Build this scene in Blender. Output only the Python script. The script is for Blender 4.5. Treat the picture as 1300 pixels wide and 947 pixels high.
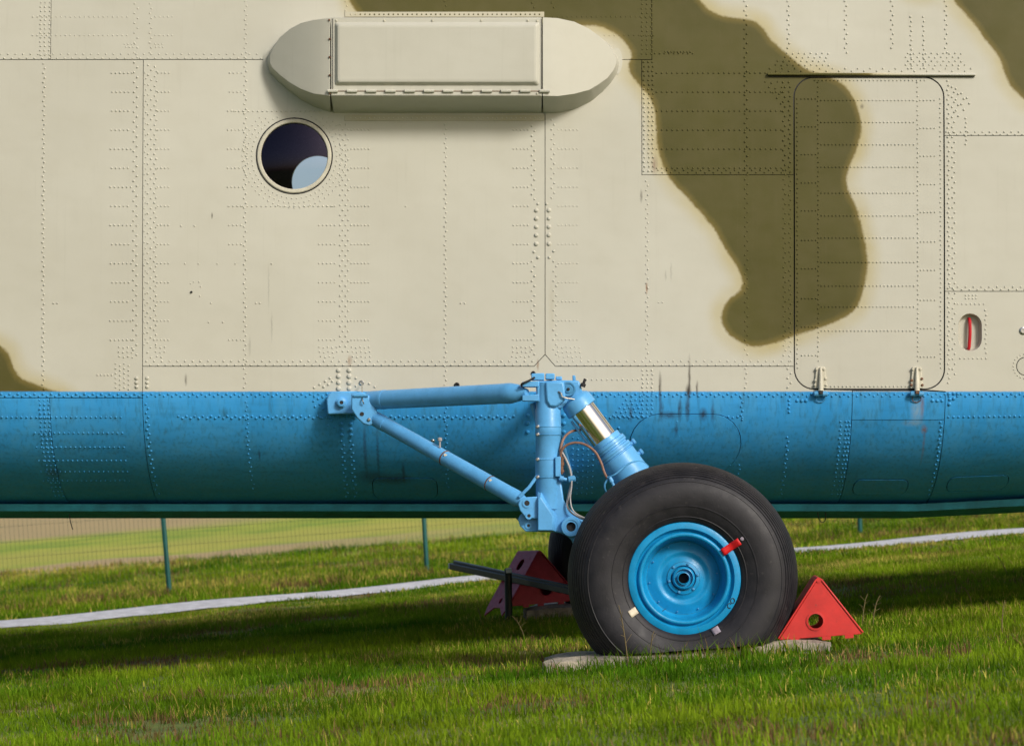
import bpy, bmesh, math, random
import numpy as np
from mathutils import Vector, Matrix, noise as mnoise
random.seed(7); rng = np.random.default_rng(11)
for o in list(bpy.data.objects): bpy.data.objects.remove(o)
SC = bpy.context.scene; COL = SC.collection

# ------------------------------------------------------------------ camera, sky, sun, exposure
F = 3850.0                       # focal length in photo pixels (photo 1300 wide)
PHI = math.atan(0.075)           # the parked aircraft stands nose-up; the photo is level with its fuselage
H = 1.061                        # camera height above the grass
SP, CP = math.sin(PHI), math.cos(PHI)
ROT = Matrix.Rotation(PHI, 4, 'Y')
cam_d = bpy.data.cameras.new('camera'); cam = bpy.data.objects.new('camera', cam_d); COL.objects.link(cam)
cam.matrix_world = Matrix.Translation((0, 0, H)) @ ROT @ Matrix.Rotation(math.radians(90), 4, 'X')
cam_d.sensor_width = 36; cam_d.lens = 36 * F / 1300; cam_d.shift_y = (620 - 473.5) / 1300
cam_d.clip_end = 2000; cam_d.dof.use_dof = True; cam_d.dof.focus_distance = 18.0; cam_d.dof.aperture_fstop = 5.0
SC.camera = cam
SUN_EL, SUN_AZ = math.radians(29), math.radians(40)     # sun behind the photographer, to the right
W = bpy.data.worlds.new('World'); SC.world = W; W.use_nodes = True
nt = W.node_tree; sky = nt.nodes.new('ShaderNodeTexSky'); sky.sky_type = 'NISHITA'; sky.sun_disc = False
sky.sun_elevation = SUN_EL; sky.sun_rotation = math.pi - SUN_AZ; sky.air_density = 0.9; sky.dust_density = 3.0; sky.ozone_density = 0.6
bg = nt.nodes['Background']; bg.inputs[1].default_value = 0.12; nt.links.new(sky.outputs[0], bg.inputs[0])
sd = bpy.data.lights.new('sun', 'SUN'); sd.energy = 3.25; sd.angle = math.radians(13.0); sd.color = (1, .962, .90)
sun = bpy.data.objects.new('sun', sd); COL.objects.link(sun)
to_sun = Vector((math.sin(SUN_AZ) * math.cos(SUN_EL), -math.cos(SUN_AZ) * math.cos(SUN_EL), math.sin(SUN_EL)))
sun.rotation_euler = to_sun.to_track_quat('Z', 'Y').to_euler(); sun.location = (6, -4, 12)
SC.view_settings.view_transform = 'Standard'; SC.view_settings.look = 'None'
SC.view_settings.exposure = -0.08; SC.view_settings.gamma = 1

# ------------------------------------------------------------------ node helpers
class N:
    def __init__(s, name):
        s.m = bpy.data.materials.new(name); s.m.use_nodes = True; s.t = s.m.node_tree
        s.b = s.t.nodes['Principled BSDF']; s.out = s.t.nodes['Material Output']
        s.obj = s.t.nodes.new('ShaderNodeTexCoord').outputs['Object']
    def link(s, a, b): s.t.links.new(a, b)
    def put(s, v, sock):
        if isinstance(v, bpy.types.NodeSocket): s.link(v, sock)
        elif isinstance(v, (tuple, list)):
            sock.default_value = tuple(v) + ((1,) if len(v) == 3 and len(sock.default_value) == 4 else ())
        else: sock.default_value = v
    def math(s, op, a, b=0.0, c=None, clamp=False):
        n = s.t.nodes.new('ShaderNodeMath'); n.operation = op; n.use_clamp = clamp
        s.put(a, n.inputs[0]); s.put(b, n.inputs[1])
        if c is not None: s.put(c, n.inputs[2])
        return n.outputs[0]
    def vmath(s, op, a, b=(0, 0, 0)):
        n = s.t.nodes.new('ShaderNodeVectorMath'); n.operation = op; s.put(a, n.inputs[0]); s.put(b, n.inputs[1])
        return n.outputs['Value'] if op == 'LENGTH' else n.outputs[0]
    def noise(s, scale, detail=3, vec=None, rough=.55):
        n = s.t.nodes.new('ShaderNodeTexNoise'); n.inputs['Scale'].default_value = scale
        n.inputs['Detail'].default_value = detail; n.inputs['Roughness'].default_value = rough
        s.link(vec if vec is not None else s.obj, n.inputs['Vector']); return n.outputs['Fac']
    def rng(s, v, a, b, c=0.0, d=1.0, smooth=False):
        n = s.t.nodes.new('ShaderNodeMapRange'); n.clamp = True
        if smooth: n.interpolation_type = 'SMOOTHSTEP'
        for k, x in enumerate((v, a, b, c, d)): s.put(x, n.inputs[k])
        return n.outputs[0]
    def mix(s, f, a, b, mode='MIX'):
        n = s.t.nodes.new('ShaderNodeMix'); n.data_type = 'RGBA'; n.blend_type = mode
        s.put(f, n.inputs[0]); s.put(a, n.inputs[6]); s.put(b, n.inputs[7]); return n.outputs[2]
    def sep(s, v):
        n = s.t.nodes.new('ShaderNodeSeparateXYZ'); s.link(v, n.inputs[0]); return n.outputs
    def attr(s, name):
        n = s.t.nodes.new('ShaderNodeAttribute'); n.attribute_name = name; return n
    def bump(s, h, dist, strength=1.0, prev=None):
        n = s.t.nodes.new('ShaderNodeBump'); n.inputs['Strength'].default_value = strength
        n.inputs['Distance'].default_value = dist; s.link(h, n.inputs['Height'])
        if prev is not None: s.link(prev, n.inputs['Normal'])
        return n.outputs[0]
    def fin(s, col=None, rough=None, metal=None, normal=None, **kw):
        if col is not None: s.put(col, s.b.inputs['Base Color'])
        if rough is not None: s.put(rough, s.b.inputs['Roughness'])
        if metal is not None: s.put(metal, s.b.inputs['Metallic'])
        if normal is not None: s.link(normal, s.b.inputs['Normal'])
        for k, v in kw.items(): s.put(v, s.b.inputs[k])
        return s.m

YF = 19.0; K = F / YF; YC = 21.0           # near fuselage side, its pixel scale, aircraft centre line
BASE = Vector((0, YC, -H / CP))            # aircraft base point on the ground (in aircraft axes)
def uv2x(u): return (u - 650) / K
def v2z(v): return (620 - v) / K
def local(p): return (p[0] - BASE.x, p[1] - BASE.y, p[2] - BASE.z)

def paint(name, col, rough=.45, var=.12, dirt=.25, scale=9, chips=0.0, chipcol=(.25, .2, .16), bumpd=.0006):
    n = N(name)
    a = n.noise(scale, 4); f = n.noise(scale * 7, 3)
    dark = tuple(c * (1 - dirt) for c in col); light = tuple(min(1, c * (1 + var)) for c in col)
    c = n.mix(n.rng(a, .3, .7), dark, light)
    c = n.mix(n.math('MULTIPLY', n.rng(f, .5, .75), .18), c, (col[0] * .45, col[1] * .45, col[2] * .42))
    if chips:
        c = n.mix(n.rng(n.noise(scale * 3.3, 5), .74 - chips, .76 - chips), c, chipcol)
    r = n.rng(f, .3, .7, rough - .08, rough + .12)
    return n.fin(c, r, normal=n.bump(f, bumpd, .6), **{'Specular IOR Level': .35})

# aircraft skin: camouflage (signed distance stored on the mesh), blue belly, overspray, streaks, rust
def skin_material():
    n = N('aircraft_skin')
    xyz = n.sep(n.obj)
    big = n.noise(1.1, 3); mid = n.noise(7, 4); fine = n.noise(55, 3)
    st = n.vmath('MULTIPLY', n.obj, (16, 16, 1.1)); streak = n.noise(1, 4, st)
    st2 = n.vmath('MULTIPLY', n.obj, (48, 48, .9)); streak2 = n.noise(1, 3, st2)
    beige = n.mix(n.rng(big, .3, .7), (.465, .452, .378), (.505, .494, .42))
    beige = n.mix(n.math('MULTIPLY', n.rng(mid, .45, .75), .16), beige, (.39, .365, .285))
    sdv = n.attr('camo').outputs['Fac']
    d = n.math('ADD', sdv, n.math('MULTIPLY', n.math('SUBTRACT', mid, .5), 5))
    d = n.math('ADD', d, n.math('MULTIPLY', n.math('SUBTRACT', fine, .5), 3))
    halo = n.math('MULTIPLY', n.rng(d, 24, 0, smooth=True), n.rng(n.noise(4, 2), .25, .7, .35, .95))
    c = n.mix(n.math('MULTIPLY', halo, .78), beige, (.40, .33, .13))
    olive = n.mix(n.rng(big, .3, .7), (.069, .063, .015), (.087, .079, .021))
    olive = n.mix(n.math('MULTIPLY', n.rng(mid, .4, .75), .3), olive, (.115, .095, .04))
    edge = n.mix(n.rng(d, -9, 1), olive, (.17, .13, .035))
    c = n.mix(n.rng(d, 2.2, -2.2, smooth=True), c, edge)
    blue = n.mix(n.rng(big, .3, .7), (.024, .245, .56), (.046, .32, .68))
    blue = n.mix(n.math('MULTIPLY', n.rng(streak, .42, .72), .45), blue, (.07, .30, .52))
    blue = n.mix(n.math('MULTIPLY', n.rng(streak2, .5, .75), .5), blue, (.02, .12, .19))
    blue = n.mix(n.math('MULTIPLY', n.rng(n.noise(1.0, 4, n.vmath('MULTIPLY', n.obj, (3, 3, 26))), .5, .75), .25), blue, (.02, .13, .24))
    zb = v2z(497) - BASE.z
    zz = n.math('ADD', xyz[2], n.math('MULTIPLY', n.math('SUBTRACT', fine, .5), .006))
    c = n.mix(n.rng(zz, zb + .004, zb - .004), c, blue)
    # run-off streaks on the beige
    c = n.mix(n.math('MULTIPLY', n.rng(streak2, .60, .85), .09), c, (.16, .13, .09))
    # stains with a place and shape of their own: u, v, half width px, half length px, colour, strength
    DK = (.028, .018, .012); RU = (.20, .085, .03); PALE = (.30, .37, .40)
    ST = [(838, 495, 2.6, 26, DK, .85), (875, 480, 2.2, 32, DK, .8), (874, 497, 4.5, 12, DK, .9), (885, 494, 2, 12, DK, .8),
          (840, 522, 4, 14, DK, .8), (863, 520, 3, 16, DK, .75), (873, 518, 4, 18, DK, .8), (893, 526, 6, 10, DK, .8),
          (905, 524, 3, 16, DK, .6), (850, 527, 14, 6, DK, .65), (801, 525, 3, 14, DK, .6), (859, 545, 3, 9, DK, .6),
          (831, 210, 5, 14, (.2, .12, .09), .6), (814, 249, 2.2, 10, DK, .5), (821, 366, 2, 9, RU, .8),
          (236, 482, 2.2, 9, DK, .6), (269, 274, 1.4, 5, DK, .7), (444, 458, 4, 8, RU, .6), (683, 463, 2, 9, RU, .6),
          (345, 416, 1.4, 22, DK, .28), (341, 365, 1.2, 34, DK, .22), (317, 440, 2, 14, DK, .3),
          (1171, 515, 3.2, 24, RU, .55), (1164, 522, 9, 18, PALE, .5), (1175, 545, 5, 7, RU, .7), (1176, 566, 2, 26, RU, .4),
          (1160, 537, 16, 5, PALE, .35), (462, 570, 3, 44, DK, .55), (478, 575, 2.4, 44, DK, .5), (470, 605, 26, 10, DK, .55),
          (510, 600, 3, 16, DK, .6), (500, 608, 26, 8, DK, .6), (326, 578, 2, 9, DK, .6), (285, 525, 5, 9, (.02, .09, .13), .6),
          (58, 600, 14, 9, DK, .5), (1095, 135, 3, 4, DK, .5), (845, 350, 1.5, 8, DK, .3), (852, 345, 1.5, 14, DK, .25), (700, 390, 5, 40, (.36, .32, .22), .3)]
    wob = n.math('MULTIPLY', n.math('SUBTRACT', n.noise(38, 3), .5), .012)
    wobv = n.t.nodes.new('ShaderNodeCombineXYZ'); n.link(wob, wobv.inputs[0]); n.link(wob, wobv.inputs[2])
    pv = n.vmath('ADD', n.obj, wobv.outputs[0])
    grain = n.rng(n.noise(1, 4, n.vmath('MULTIPLY', n.obj, (110, 110, 8))), .22, .5)
    for (u, v, hw, hl, col, s) in ST:
        z = v2z(v) if v < 497 else Z_of(v)
        q = n.vmath('MULTIPLY', n.vmath('SUBTRACT', pv, (uv2x(u) - BASE.x, 0, z - BASE.z)), (K / hw, 0, K / hl))
        m = n.math('MULTIPLY', n.math('MULTIPLY', n.rng(n.vmath('LENGTH', q), 1.05, .2), s), grain)
        c = n.mix(m, c, col)
    oi = n.t.nodes.new('ShaderNodeObjectInfo')
    c = n.mix(1.0, c, n.rng(oi.outputs['Random'], 0, 1, .955, 1.03), 'MULTIPLY')
    wav = n.noise(1, 2, n.vmath('MULTIPLY', n.obj, (2.2, 2.2, 4.2)))
    b1 = n.bump(wav, .010, .55); b2 = n.bump(fine, .0005, .4, b1)
    return n.fin(c, n.rng(mid, .3, .7, .40, .55), normal=b2, **{'Specular IOR Level': .22})

# ------------------------------------------------------------------ fuselage surface: S(u, v) in photo pixels at the skin -> aircraft axes
Z0 = v2z(497); EA, EB = 1.22, .74
TH = np.radians(np.linspace(0, 78, 200))
_Y = YF + EA * (1 - np.cos(TH)); _Z = Z0 - EB * np.sin(TH); _V = 620 - _Z * F / _Y
def Z_of(v): return float(Z0 - EB * math.sin(np.interp(v, _V, TH))) if v > 497 else v2z(v)
def S(u, v, off=0.0):
    X = uv2x(u)
    if v <= 497:
        z = v2z(v); g = max(0, z - 1.2); Y = YF + .018 * g * g; ny, nz = -1.0, .036 * g
    else:
        th = float(np.interp(v, _V, TH)); Y = YF + EA * (1 - math.cos(th)); z = Z0 - EB * math.sin(th)
        ny, nz = -math.cos(th) / EA, -math.sin(th) / EB
        z += lift(X) * min(1, (v - 497) / 143)
    l = math.hypot(ny, nz); ny /= l; nz /= l
    return Vector((X, Y + ny * off, z + nz * off)), Vector((0, ny, nz))
def lift(X): return .05 * max(0, X - 2.64) + .10 * max(0, X - 4.2)
def P(px, py, Y): return Vector(((px - 650) * Y / F, Y, (620 - py) * Y / F))

def smooth_poly(pts, it=2):
    pts = np.array(pts, float)
    for _ in range(it):
        q = np.roll(pts, -1, 0); pts = np.stack([.75 * pts + .25 * q, .25 * pts + .75 * q], 1).reshape(-1, 2)
    return pts
CAMO = [smooth_poly(p) for p in (
    [(440, -60), (440, -5), (447, 8), (456, 16), (470, 45), (690, 50), (715, 34), (737, 32), (762, 32), (778, 40), (788, 47), (800, 62), (803, 72), (797, 81), (799, 92),
     (813, 109), (826, 124), (832, 142), (833, 165), (835, 190), (842, 213), (854, 233), (872, 251), (891, 272), (907, 290), (915, 307),
     (926, 325), (939, 345), (944, 363), (937, 372), (922, 382), (914, 398), (919, 419), (935, 433), (955, 441), (974, 439), (1008, 427), (1038, 418), (1072, 405),
     (1090, 389), (1099, 362), (1102, 329), (1096, 296), (1089, 265), (1077, 243), (1074, 228), (1079, 209), (1089, 190), (1095, 163), (1092, 142), (1082, 117), (1064, 99),
     (1045, 95), (1026, 89), (998, 66), (980, 50), (970, 33), (957, 24), (935, 21), (918, 20), (904, 13), (892, 3), (884, -10), (880, -60)],
    [(1200, -60), (1209, -4), (1222, 12), (1239, 30), (1256, 53), (1272, 76), (1276, 94), (1286, 112), (1302, 129), (1345, 150), (1420, 120), (1500, 40), (1500, -60)],
    [(-160, 415), (-40, 428), (0, 437), (10, 446), (15, 459), (19, 472), (25, 480), (36, 484), (52, 490), (78, 499), (95, 515), (-160, 515)],
    [(1140, -60), (1150, -14), (1172, -9), (1192, -14), (1196, -60)])]
def camo_sd(uv):
    uv = np.asarray(uv, float); best = np.full(len(uv), 1e9); inside = np.zeros(len(uv), bool)
    for poly in CAMO:
        A = poly; Bp = np.roll(poly, -1, 0)
        for a, b in zip(A, Bp):
            ab = b - a; t = np.clip(((uv - a) @ ab) / (ab @ ab + 1e-9), 0, 1)
            dd = np.hypot(*(uv - a - t[:, None] * ab).T); best = np.minimum(best, dd)
            cond = ((a[1] > uv[:, 1]) != (b[1] > uv[:, 1]))
            if cond.any():
                xi = a[0] + (uv[:, 1] - a[1]) * ab[0] / (ab[1] if ab[1] else 1e-9)
                inside ^= cond & (uv[:, 0] < xi)
    return np.where(inside, -best, best)

# ------------------------------------------------------------------ object helpers
def tag(o, label=None, cat=None, group=None, kind=None):
    for k, v in (('label', label), ('category', cat), ('group', group), ('kind', kind)):
        if v: o[k] = v
    return o
def obj(name, bm, mat, parent=None, shift=True, smooth=True, bevel=0, seg=2, ang=35):
    """link a bmesh as one object; parts of the aircraft are given in camera-level axes and moved to its base"""
    if shift:
        for v in bm.verts: v.co -= BASE
    bmesh.ops.recalc_face_normals(bm, faces=bm.faces)
    if smooth:
        for f in bm.faces: f.smooth = True
        for e in bm.edges:
            if len(e.link_faces) == 2 and e.calc_face_angle(0) > math.radians(ang): e.smooth = False
    me = bpy.data.meshes.new(name); bm.to_mesh(me); bm.free()
    return mobj(name, me, mat, parent, bevel, seg)
def mobj(name, me, mat, parent=None, bevel=0, seg=2):
    if mat: me.materials.append(mat)
    o = bpy.data.objects.new(name, me); COL.objects.link(o)
    if parent: o.parent = parent
    if bevel:
        b = o.modifiers.new('bevel', 'BEVEL'); b.width = bevel; b.segments = seg; b.limit_method = 'ANGLE'; b.angle_limit = math.radians(35)
    return o
def tube(bm, pts, r, seg=16, caps=True):
    """swept tube through points; r one radius or one per point"""
    pts = [Vector(p) for p in pts]; rs = r if isinstance(r, (list, tuple)) else [r] * len(pts)
    rings = []; up = None
    for i, p in enumerate(pts):
        d = (pts[min(i + 1, len(pts) - 1)] - pts[max(i - 1, 0)])
        if d.length < 1e-9: d = Vector((0, 0, 1))
        d.normalize()
        if up is None: up = d.orthogonal().normalized()
        up = (up - d * up.dot(d)); up = up.normalized() if up.length > 1e-6 else d.orthogonal().normalized()
        w = d.cross(up)
        rings.append([bm.verts.new(p + (up * math.cos(2 * math.pi * k / seg) + w * math.sin(2 * math.pi * k / seg)) * rs[i]) for k in range(seg)])
    for a, b in zip(rings, rings[1:]):
        for k in range(seg): bm.faces.new((a[k], a[(k + 1) % seg], b[(k + 1) % seg], b[k]))
    if caps: bm.faces.new(rings[0][::-1]); bm.faces.new(rings[-1])
    return bm
def axis_steps(a, b, prof, seg=32, bm=None):
    """turned part along a-b: prof = [(t metres from a, radius)]"""
    bm = bm or bmesh.new(); a = Vector(a); d = (Vector(b) - a).normalized()
    up = d.orthogonal().normalized(); w = d.cross(up); rings = []
    for t, r in prof:
        rings.append([bm.verts.new(a + d * t + (up * math.cos(2 * math.pi * k / seg) + w * math.sin(2 * math.pi * k / seg)) * max(r, 1e-4)) for k in range(seg)])
    for p, q in zip(rings, rings[1:]):
        for k in range(seg): bm.faces.new((p[k], p[(k + 1) % seg], q[(k + 1) % seg], q[k]))
    bm.faces.new(rings[0][::-1]); bm.faces.new(rings[-1]); return bm
def prism(bm, poly, y0, y1):
    """polygon of (x, z) extruded from depth y0 to y1"""
    a = [bm.verts.new((p[0], y0, p[1])) for p in poly]; b = [bm.verts.new((p[0], y1, p[1])) for p in poly]
    bm.faces.new(a); bm.faces.new(b[::-1]); n = len(a)
    for k in range(n): bm.faces.new((a[k], b[k], b[(k + 1) % n], a[(k + 1) % n]))
    return bm
def pxpoly(pts, Y): return [((x - 650) * Y / F, (620 - y) * Y / F) for x, y in pts]
def box(bm, c, s, M=None):
    r = bmesh.ops.create_cube(bm, size=1.0, matrix=Matrix.Translation(c) @ (M or Matrix()) @ Matrix.Diagonal((*s, 1)))
    return bm
def curve_pts(p, n=8):
    """catmull-rom through points"""
    p = [Vector(q) for q in p]; p = [p[0] * 2 - p[1]] + p + [p[-1] * 2 - p[-2]]; out = []
    for i in range(1, len(p) - 2):
        for k in range(n):
            t = k / n; a, b, c, d = p[i - 1:i + 3]
            out.append(.5 * ((2 * b) + (c - a) * t + (2 * a - 5 * b + 4 * c - d) * t * t + (3 * b - a - 3 * c + d) * t ** 3))
    return out + [p[-2]]
def circle(cx, cy, r, n=40, r2=None): return [(cx + r * math.cos(2 * math.pi * k / n), cy + (r2 or r) * math.sin(2 * math.pi * k / n)) for k in range(n)]
def arc(cx, cy, r, a0, a1, n=8): return [(cx + r * math.cos(math.radians(a0 + (a1 - a0) * k / n)), cy + r * math.sin(math.radians(a0 + (a1 - a0) * k / n))) for k in range(n + 1)]
def rrect(x0, y0, x1, y1, r, n=8):
    return arc(x1 - r, y0 + r, r, -90, 0, n) + arc(x1 - r, y1 - r, r, 0, 90, n) + arc(x0 + r, y1 - r, r, 90, 180, n) + arc(x0 + r, y0 + r, r, 180, 270, n)
def inset(poly, d):
    P_ = [Vector(p) for p in poly]; n = len(P_)
    area = sum(P_[i].x * P_[(i + 1) % n].y - P_[(i + 1) % n].x * P_[i].y for i in range(n)); s = 1 if area > 0 else -1
    out = []
    for i in range(n):
        e1 = (P_[i] - P_[i - 1]).normalized(); e2 = (P_[(i + 1) % n] - P_[i]).normalized()
        n1 = Vector((-e1.y, e1.x)) * s; n2 = Vector((-e2.y, e2.x)) * s
        m = n1 + n2; m = m / max(.25, m.dot(m)) * 2
        out.append(tuple(P_[i] + m * d))
    return out

SKIN = skin_material()
M_dark = N('interior_dark').fin((.012, .012, .014), .9)
M_lining = paint('cabin_lining', (.055, .06, .085), .7)
M_belly = paint('belly_blue', (.024, .26, .36), .5, dirt=.4)

def panel(name, outer, holes, mat, parent, off=0.0, thick=.010, step=9, gap=.42, mirror=False, camo=True, bow=0.0, bm_only=False):
    """a sheet-metal panel cut to a pixel outline, laid on the curved fuselage surface, with a folded rim"""
    outer = inset(outer, gap) if gap else outer
    bm = bmesh.new(); edges = []
    for loop in [outer] + [list(h) for h in holes]:
        vs = [bm.verts.new((p[0], p[1], 0)) for p in loop]
        for a, b in zip(vs, vs[1:] + vs[:1]): edges.append(bm.edges.new((a, b)))
    bmesh.ops.triangle_fill(bm, use_beauty=True, edges=edges)
    xs = [v.co.x for v in bm.verts]; ys = [v.co.y for v in bm.verts]
    x0, x1, y0, y1 = min(xs), max(xs), min(ys), max(ys)
    sx = max(step, (x1 - x0) / 170)
    k = math.ceil(x0 / sx) * sx
    while k < x1 - .5:
        if k > x0 + .5: bmesh.ops.bisect_plane(bm, geom=bm.verts[:] + bm.edges[:] + bm.faces[:], plane_co=(k + .013, 0, 0), plane_no=(1, 0, 0))
        k += sx
    k = math.ceil(y0 / step) * step
    while k < y1 - .5:
        if k > y0 + .5: bmesh.ops.bisect_plane(bm, geom=bm.verts[:] + bm.edges[:] + bm.faces[:], plane_co=(0, k + .017, 0), plane_no=(0, 1, 0))
        k += step
    uv = np.array([(v.co.x, v.co.y) for v in bm.verts])
    sdv = camo_sd(uv) if camo else None
    bd = [e for e in bm.edges if len(e.link_faces) == 1]
    lay = bm.verts.layers.float.new('camo')
    ii = {}
    for i, v in enumerate(list(bm.verts)):
        p, nn = S(v.co.x, v.co.y, off)
        if mirror: p.y = 2 * YC - p.y
        ii[v] = nn; v[lay] = sdv[i] if camo else 99.0; v.co = p
    r = bmesh.ops.extrude_edge_only(bm, edges=bd)
    newv = [g for g in r['geom'] if isinstance(g, bmesh.types.BMVert)]
    near = {}
    for v in newv:
        for e in v.link_edges:
            o = e.other_vert(v)
            if o in ii and (o.co - v.co).length < 1e-7: near[v] = ii[o]; v[lay] = o[lay]
    for v in newv:
        nn = near.get(v, Vector((0, -1, 0))); w = Vector((0, -nn.y, nn.z)) if mirror else nn
        v.co = v.co - w * thick
    for e in bd: e.smooth = False
    o = obj(name, bm, mat, parent, ang=40)
    return o

# ------------------------------------------------------------------ the helicopter
heli = bpy.data.objects.new('helicopter', None); COL.objects.link(heli)
heli.matrix_world = Matrix.Translation((0, 0, H)) @ ROT @ Matrix.Translation(BASE)
tag(heli, 'large camouflaged helicopter with pale beige and olive sides and blue belly parked on the grass', 'helicopter')

U0, U1 = -1000, 1720                       # the part of the side built panel by panel
DL, DR, DT, DB, RR = 1008, 1199.5, 97, 494.5, 26
door_top_r = [(DR, 172)] + arc(DR - RR, DT + RR, RR, 0, -90)          # right edge up and over
door_top = door_top_r + arc(DL + RR, DT + RR, RR, -90, -180) + [(DL, 222)]
port_c = (373.5, 198.0)
oval = arc(905, 563, 38, -90, 90, 12) + arc(838, 563, 38, 90, 270, 12)
def access(x0, y0, x1, y1, r=9): return rrect(x0, y0, x1, y1, r, 5)
ACC = [access(468, 606, 553, 633), access(1094, 608, 1166, 628), access(1216, 606, 1296, 626), ]
stad = arc(1231.5, 413, 15, -180, 0, 10) + arc(1231.5, 431, 15, 0, 180, 10)
cap = circle(1302, 465, 12, 28)

# inner shell first: near wall, far wall, roof, belly, ends (one mesh), holes where the windows are
FWY = 2 * YC - YF
far_u = 650 + (404 - 650) * FWY / YF; far_v = 620 + (232 - 620) * FWY / YF
FR = 33 * FWY / YF
def shell():
    bm = bmesh.new(); prof = []
    for v in list(np.arange(-130, 640, 26)) + [640]:
        p, _ = S(0, v, 0); prof.append((p.y, p.z))
    prof = prof[::-1]
    top_y, top_z = prof[-1]
    for a in np.linspace(0, math.pi, 17)[1:-1]:
        prof.append((YC - (YC - top_y) * math.cos(a), top_z + 1.05 * math.sin(a) ** .8))
    prof += [(2 * YC - y, z) for y, z in prof[:len(prof) - 15][::-1]]
    return prof
prof = shell(); NP = len(prof)
bm = bmesh.new(); rings = []
stations = [(-12.6, .30), (-12.0, .55), (-10.8, .8), (-9.2, .95), (-7.9, 1.0), (7.0, 1.0), (8.2, .60), (10, .44), (14, .36), (20, .28)]  # unseen tail end tapers early, shaped to narrow its shadow on the grass
def ring(x, s, zc=None):
    zc = zc if zc is not None else (1.2 if x < 0 else 3.0)
    return [bm.verts.new((x, YC + (y - YC) * s, zc + (z - zc) * s)) for y, z in prof]
for x, s in stations:
    rings.append(ring(x, s))
for a, b in zip(rings, rings[1:]):
    xa, xb = a[0].co.x, b[0].co.x
    mid_bay = abs(xa + 7.9) < .01
    for k in range(NP):
        if mid_bay and (k < len([0 for v in np.arange(-130, 640, 26)]) or k >= NP - 1 - len([0 for v in np.arange(-130, 640, 26)]) - 0): continue
        bm.faces.new((a[k], a[(k + 1) % NP], b[(k + 1) % NP], b[k]))
bm.faces.new(rings[0]); bm.faces.new(rings[-1][::-1])
lay = bm.verts.layers.float.new('camo')
for v in bm.verts: v[lay] = 40
hull = obj('fuselage', bm, SKIN, heli)
# belly between the two rails
bm = bmesh.new(); rows = []
BY = [20.02, 19.74, 19.745, 20.1, 20.4]; BZ = [-.098, -.101, -.147, -.195, -.20]
BY2 = BY + [2 * YC - y for y in BY[::-1]]; BZ2 = BZ + BZ[::-1]
for x in list(np.linspace(-9, 2.64, 12)) + list(np.linspace(2.9, 7.6, 10)):
    rows.append([bm.verts.new((x, y, z + lift(x))) for y, z in zip(BY2, BZ2)])
for a, b in zip(rows, rows[1:]):
    for k in range(len(BY2) - 1): bm.faces.new((a[k], b[k], b[k + 1], a[k + 1]))
obj('keel_rail', bm, M_belly, hull, ang=15)

# backing behind the seams, with the window opening, and the far wall
panel('inner_wall', [(-950, -129), (2060, -129), (2060, 639), (-950, 639)], [circle(*port_c, 44), inset(stad, 0)], M_dark, hull, off=-.022, thick=.02, step=30, gap=0, camo=False)
panel('far_wall', [(-950, -129), (2060, -129), (2060, 640), (-950, 640)], [circle(far_u, far_v, FR, 40)], SKIN, hull, off=0, thick=.02, step=30, gap=0, mirror=True, camo=False)
panel('far_lining', [(-950, -129), (2060, -129), (2060, 640), (-950, 640)], [circle(far_u, far_v, FR + .5, 40)], M_lining, hull, off=-.03, thick=.02, step=60, gap=0, mirror=True, camo=False)
bm = bmesh.new(); box(bm, Vector((0, YC, .55)), (15, 3.7, .04)); obj('cabin_floor', bm, M_lining, hull)

dlow_l = [(DL, 465)] + arc(DL + RR, DB - RR, RR, 180, 90)
PANELS = [
    ([(-950, -128), (-300, -128), (-300, 75), (-950, 75)], []),
    ([(-300, -128), (63, -128), (63, 75), (-300, 75)], []),
    ([(63, -128), (828, -128), (828, 75), (63, 75)], []),
    ([(828, -128), (1720, -128), (1720, 172)] + door_top + [(815, 222), (815, 75), (828, 75)], []),
    ([(1720, -128), (2060, -128), (2060, 640), (1720, 640)], []),
    ([(-950, 75), (-300, 75), (-300, 505), (-950, 505)], []),
    ([(-300, 75), (181, 75), (181, 505), (-300, 505)], []),
    ([(181, 75), (692, 75), (692, 450), (678, 465), (181, 465)], [circle(*port_c, 48.5, 56)]),
    ([(692, 75), (815, 75), (815, 222), (DL, 222), (DL, 465), (705, 465), (692, 450)], []),
    ([(DR, 172), (1720, 172), (1720, 370), (DR, 370)], []),
    ([(DR, 370), (1720, 370), (1720, 640), (1200, 640), (1200, 497)] + arc(DR - RR, DB - RR, RR, 90, 0), [stad, cap, ACC[2]]),
    ([(-950, 505), (63, 505), (63, 640), (-950, 640)], []),
    ([(63, 505), (181, 505), (181, 640), (63, 640)], []),
    ([(181, 465), (678, 465), (692, 450), (705, 465)] + dlow_l + [(1082, 495.5), (1082, 640), (181, 640)], [oval, ACC[0]]),
    ([(1082, 496), (1174, 496), (1200, 497.5), (1200, 533), (1082, 533)], []),
    ([(1082, 533), (1200, 533), (1200, 640), (1082, 640)], [ACC[1]]),
]
for i, (o_, h_) in enumerate(PANELS):
    far = o_[0][0] <= -950 or o_[0][0] >= 1720
    panel('skin_panel', o_, h_, SKIN, hull, step=30 if far else 9, off=.0012 * (i % 3))
for a in ACC: panel('access_panel', a, [], SKIN, hull, gap=1.0, off=.003)
panel('oval_cover', oval, [], SKIN, hull, gap=.9, off=.006)
panel('round_cap', cap, [], SKIN, hull, gap=1.0, off=.002)
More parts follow.
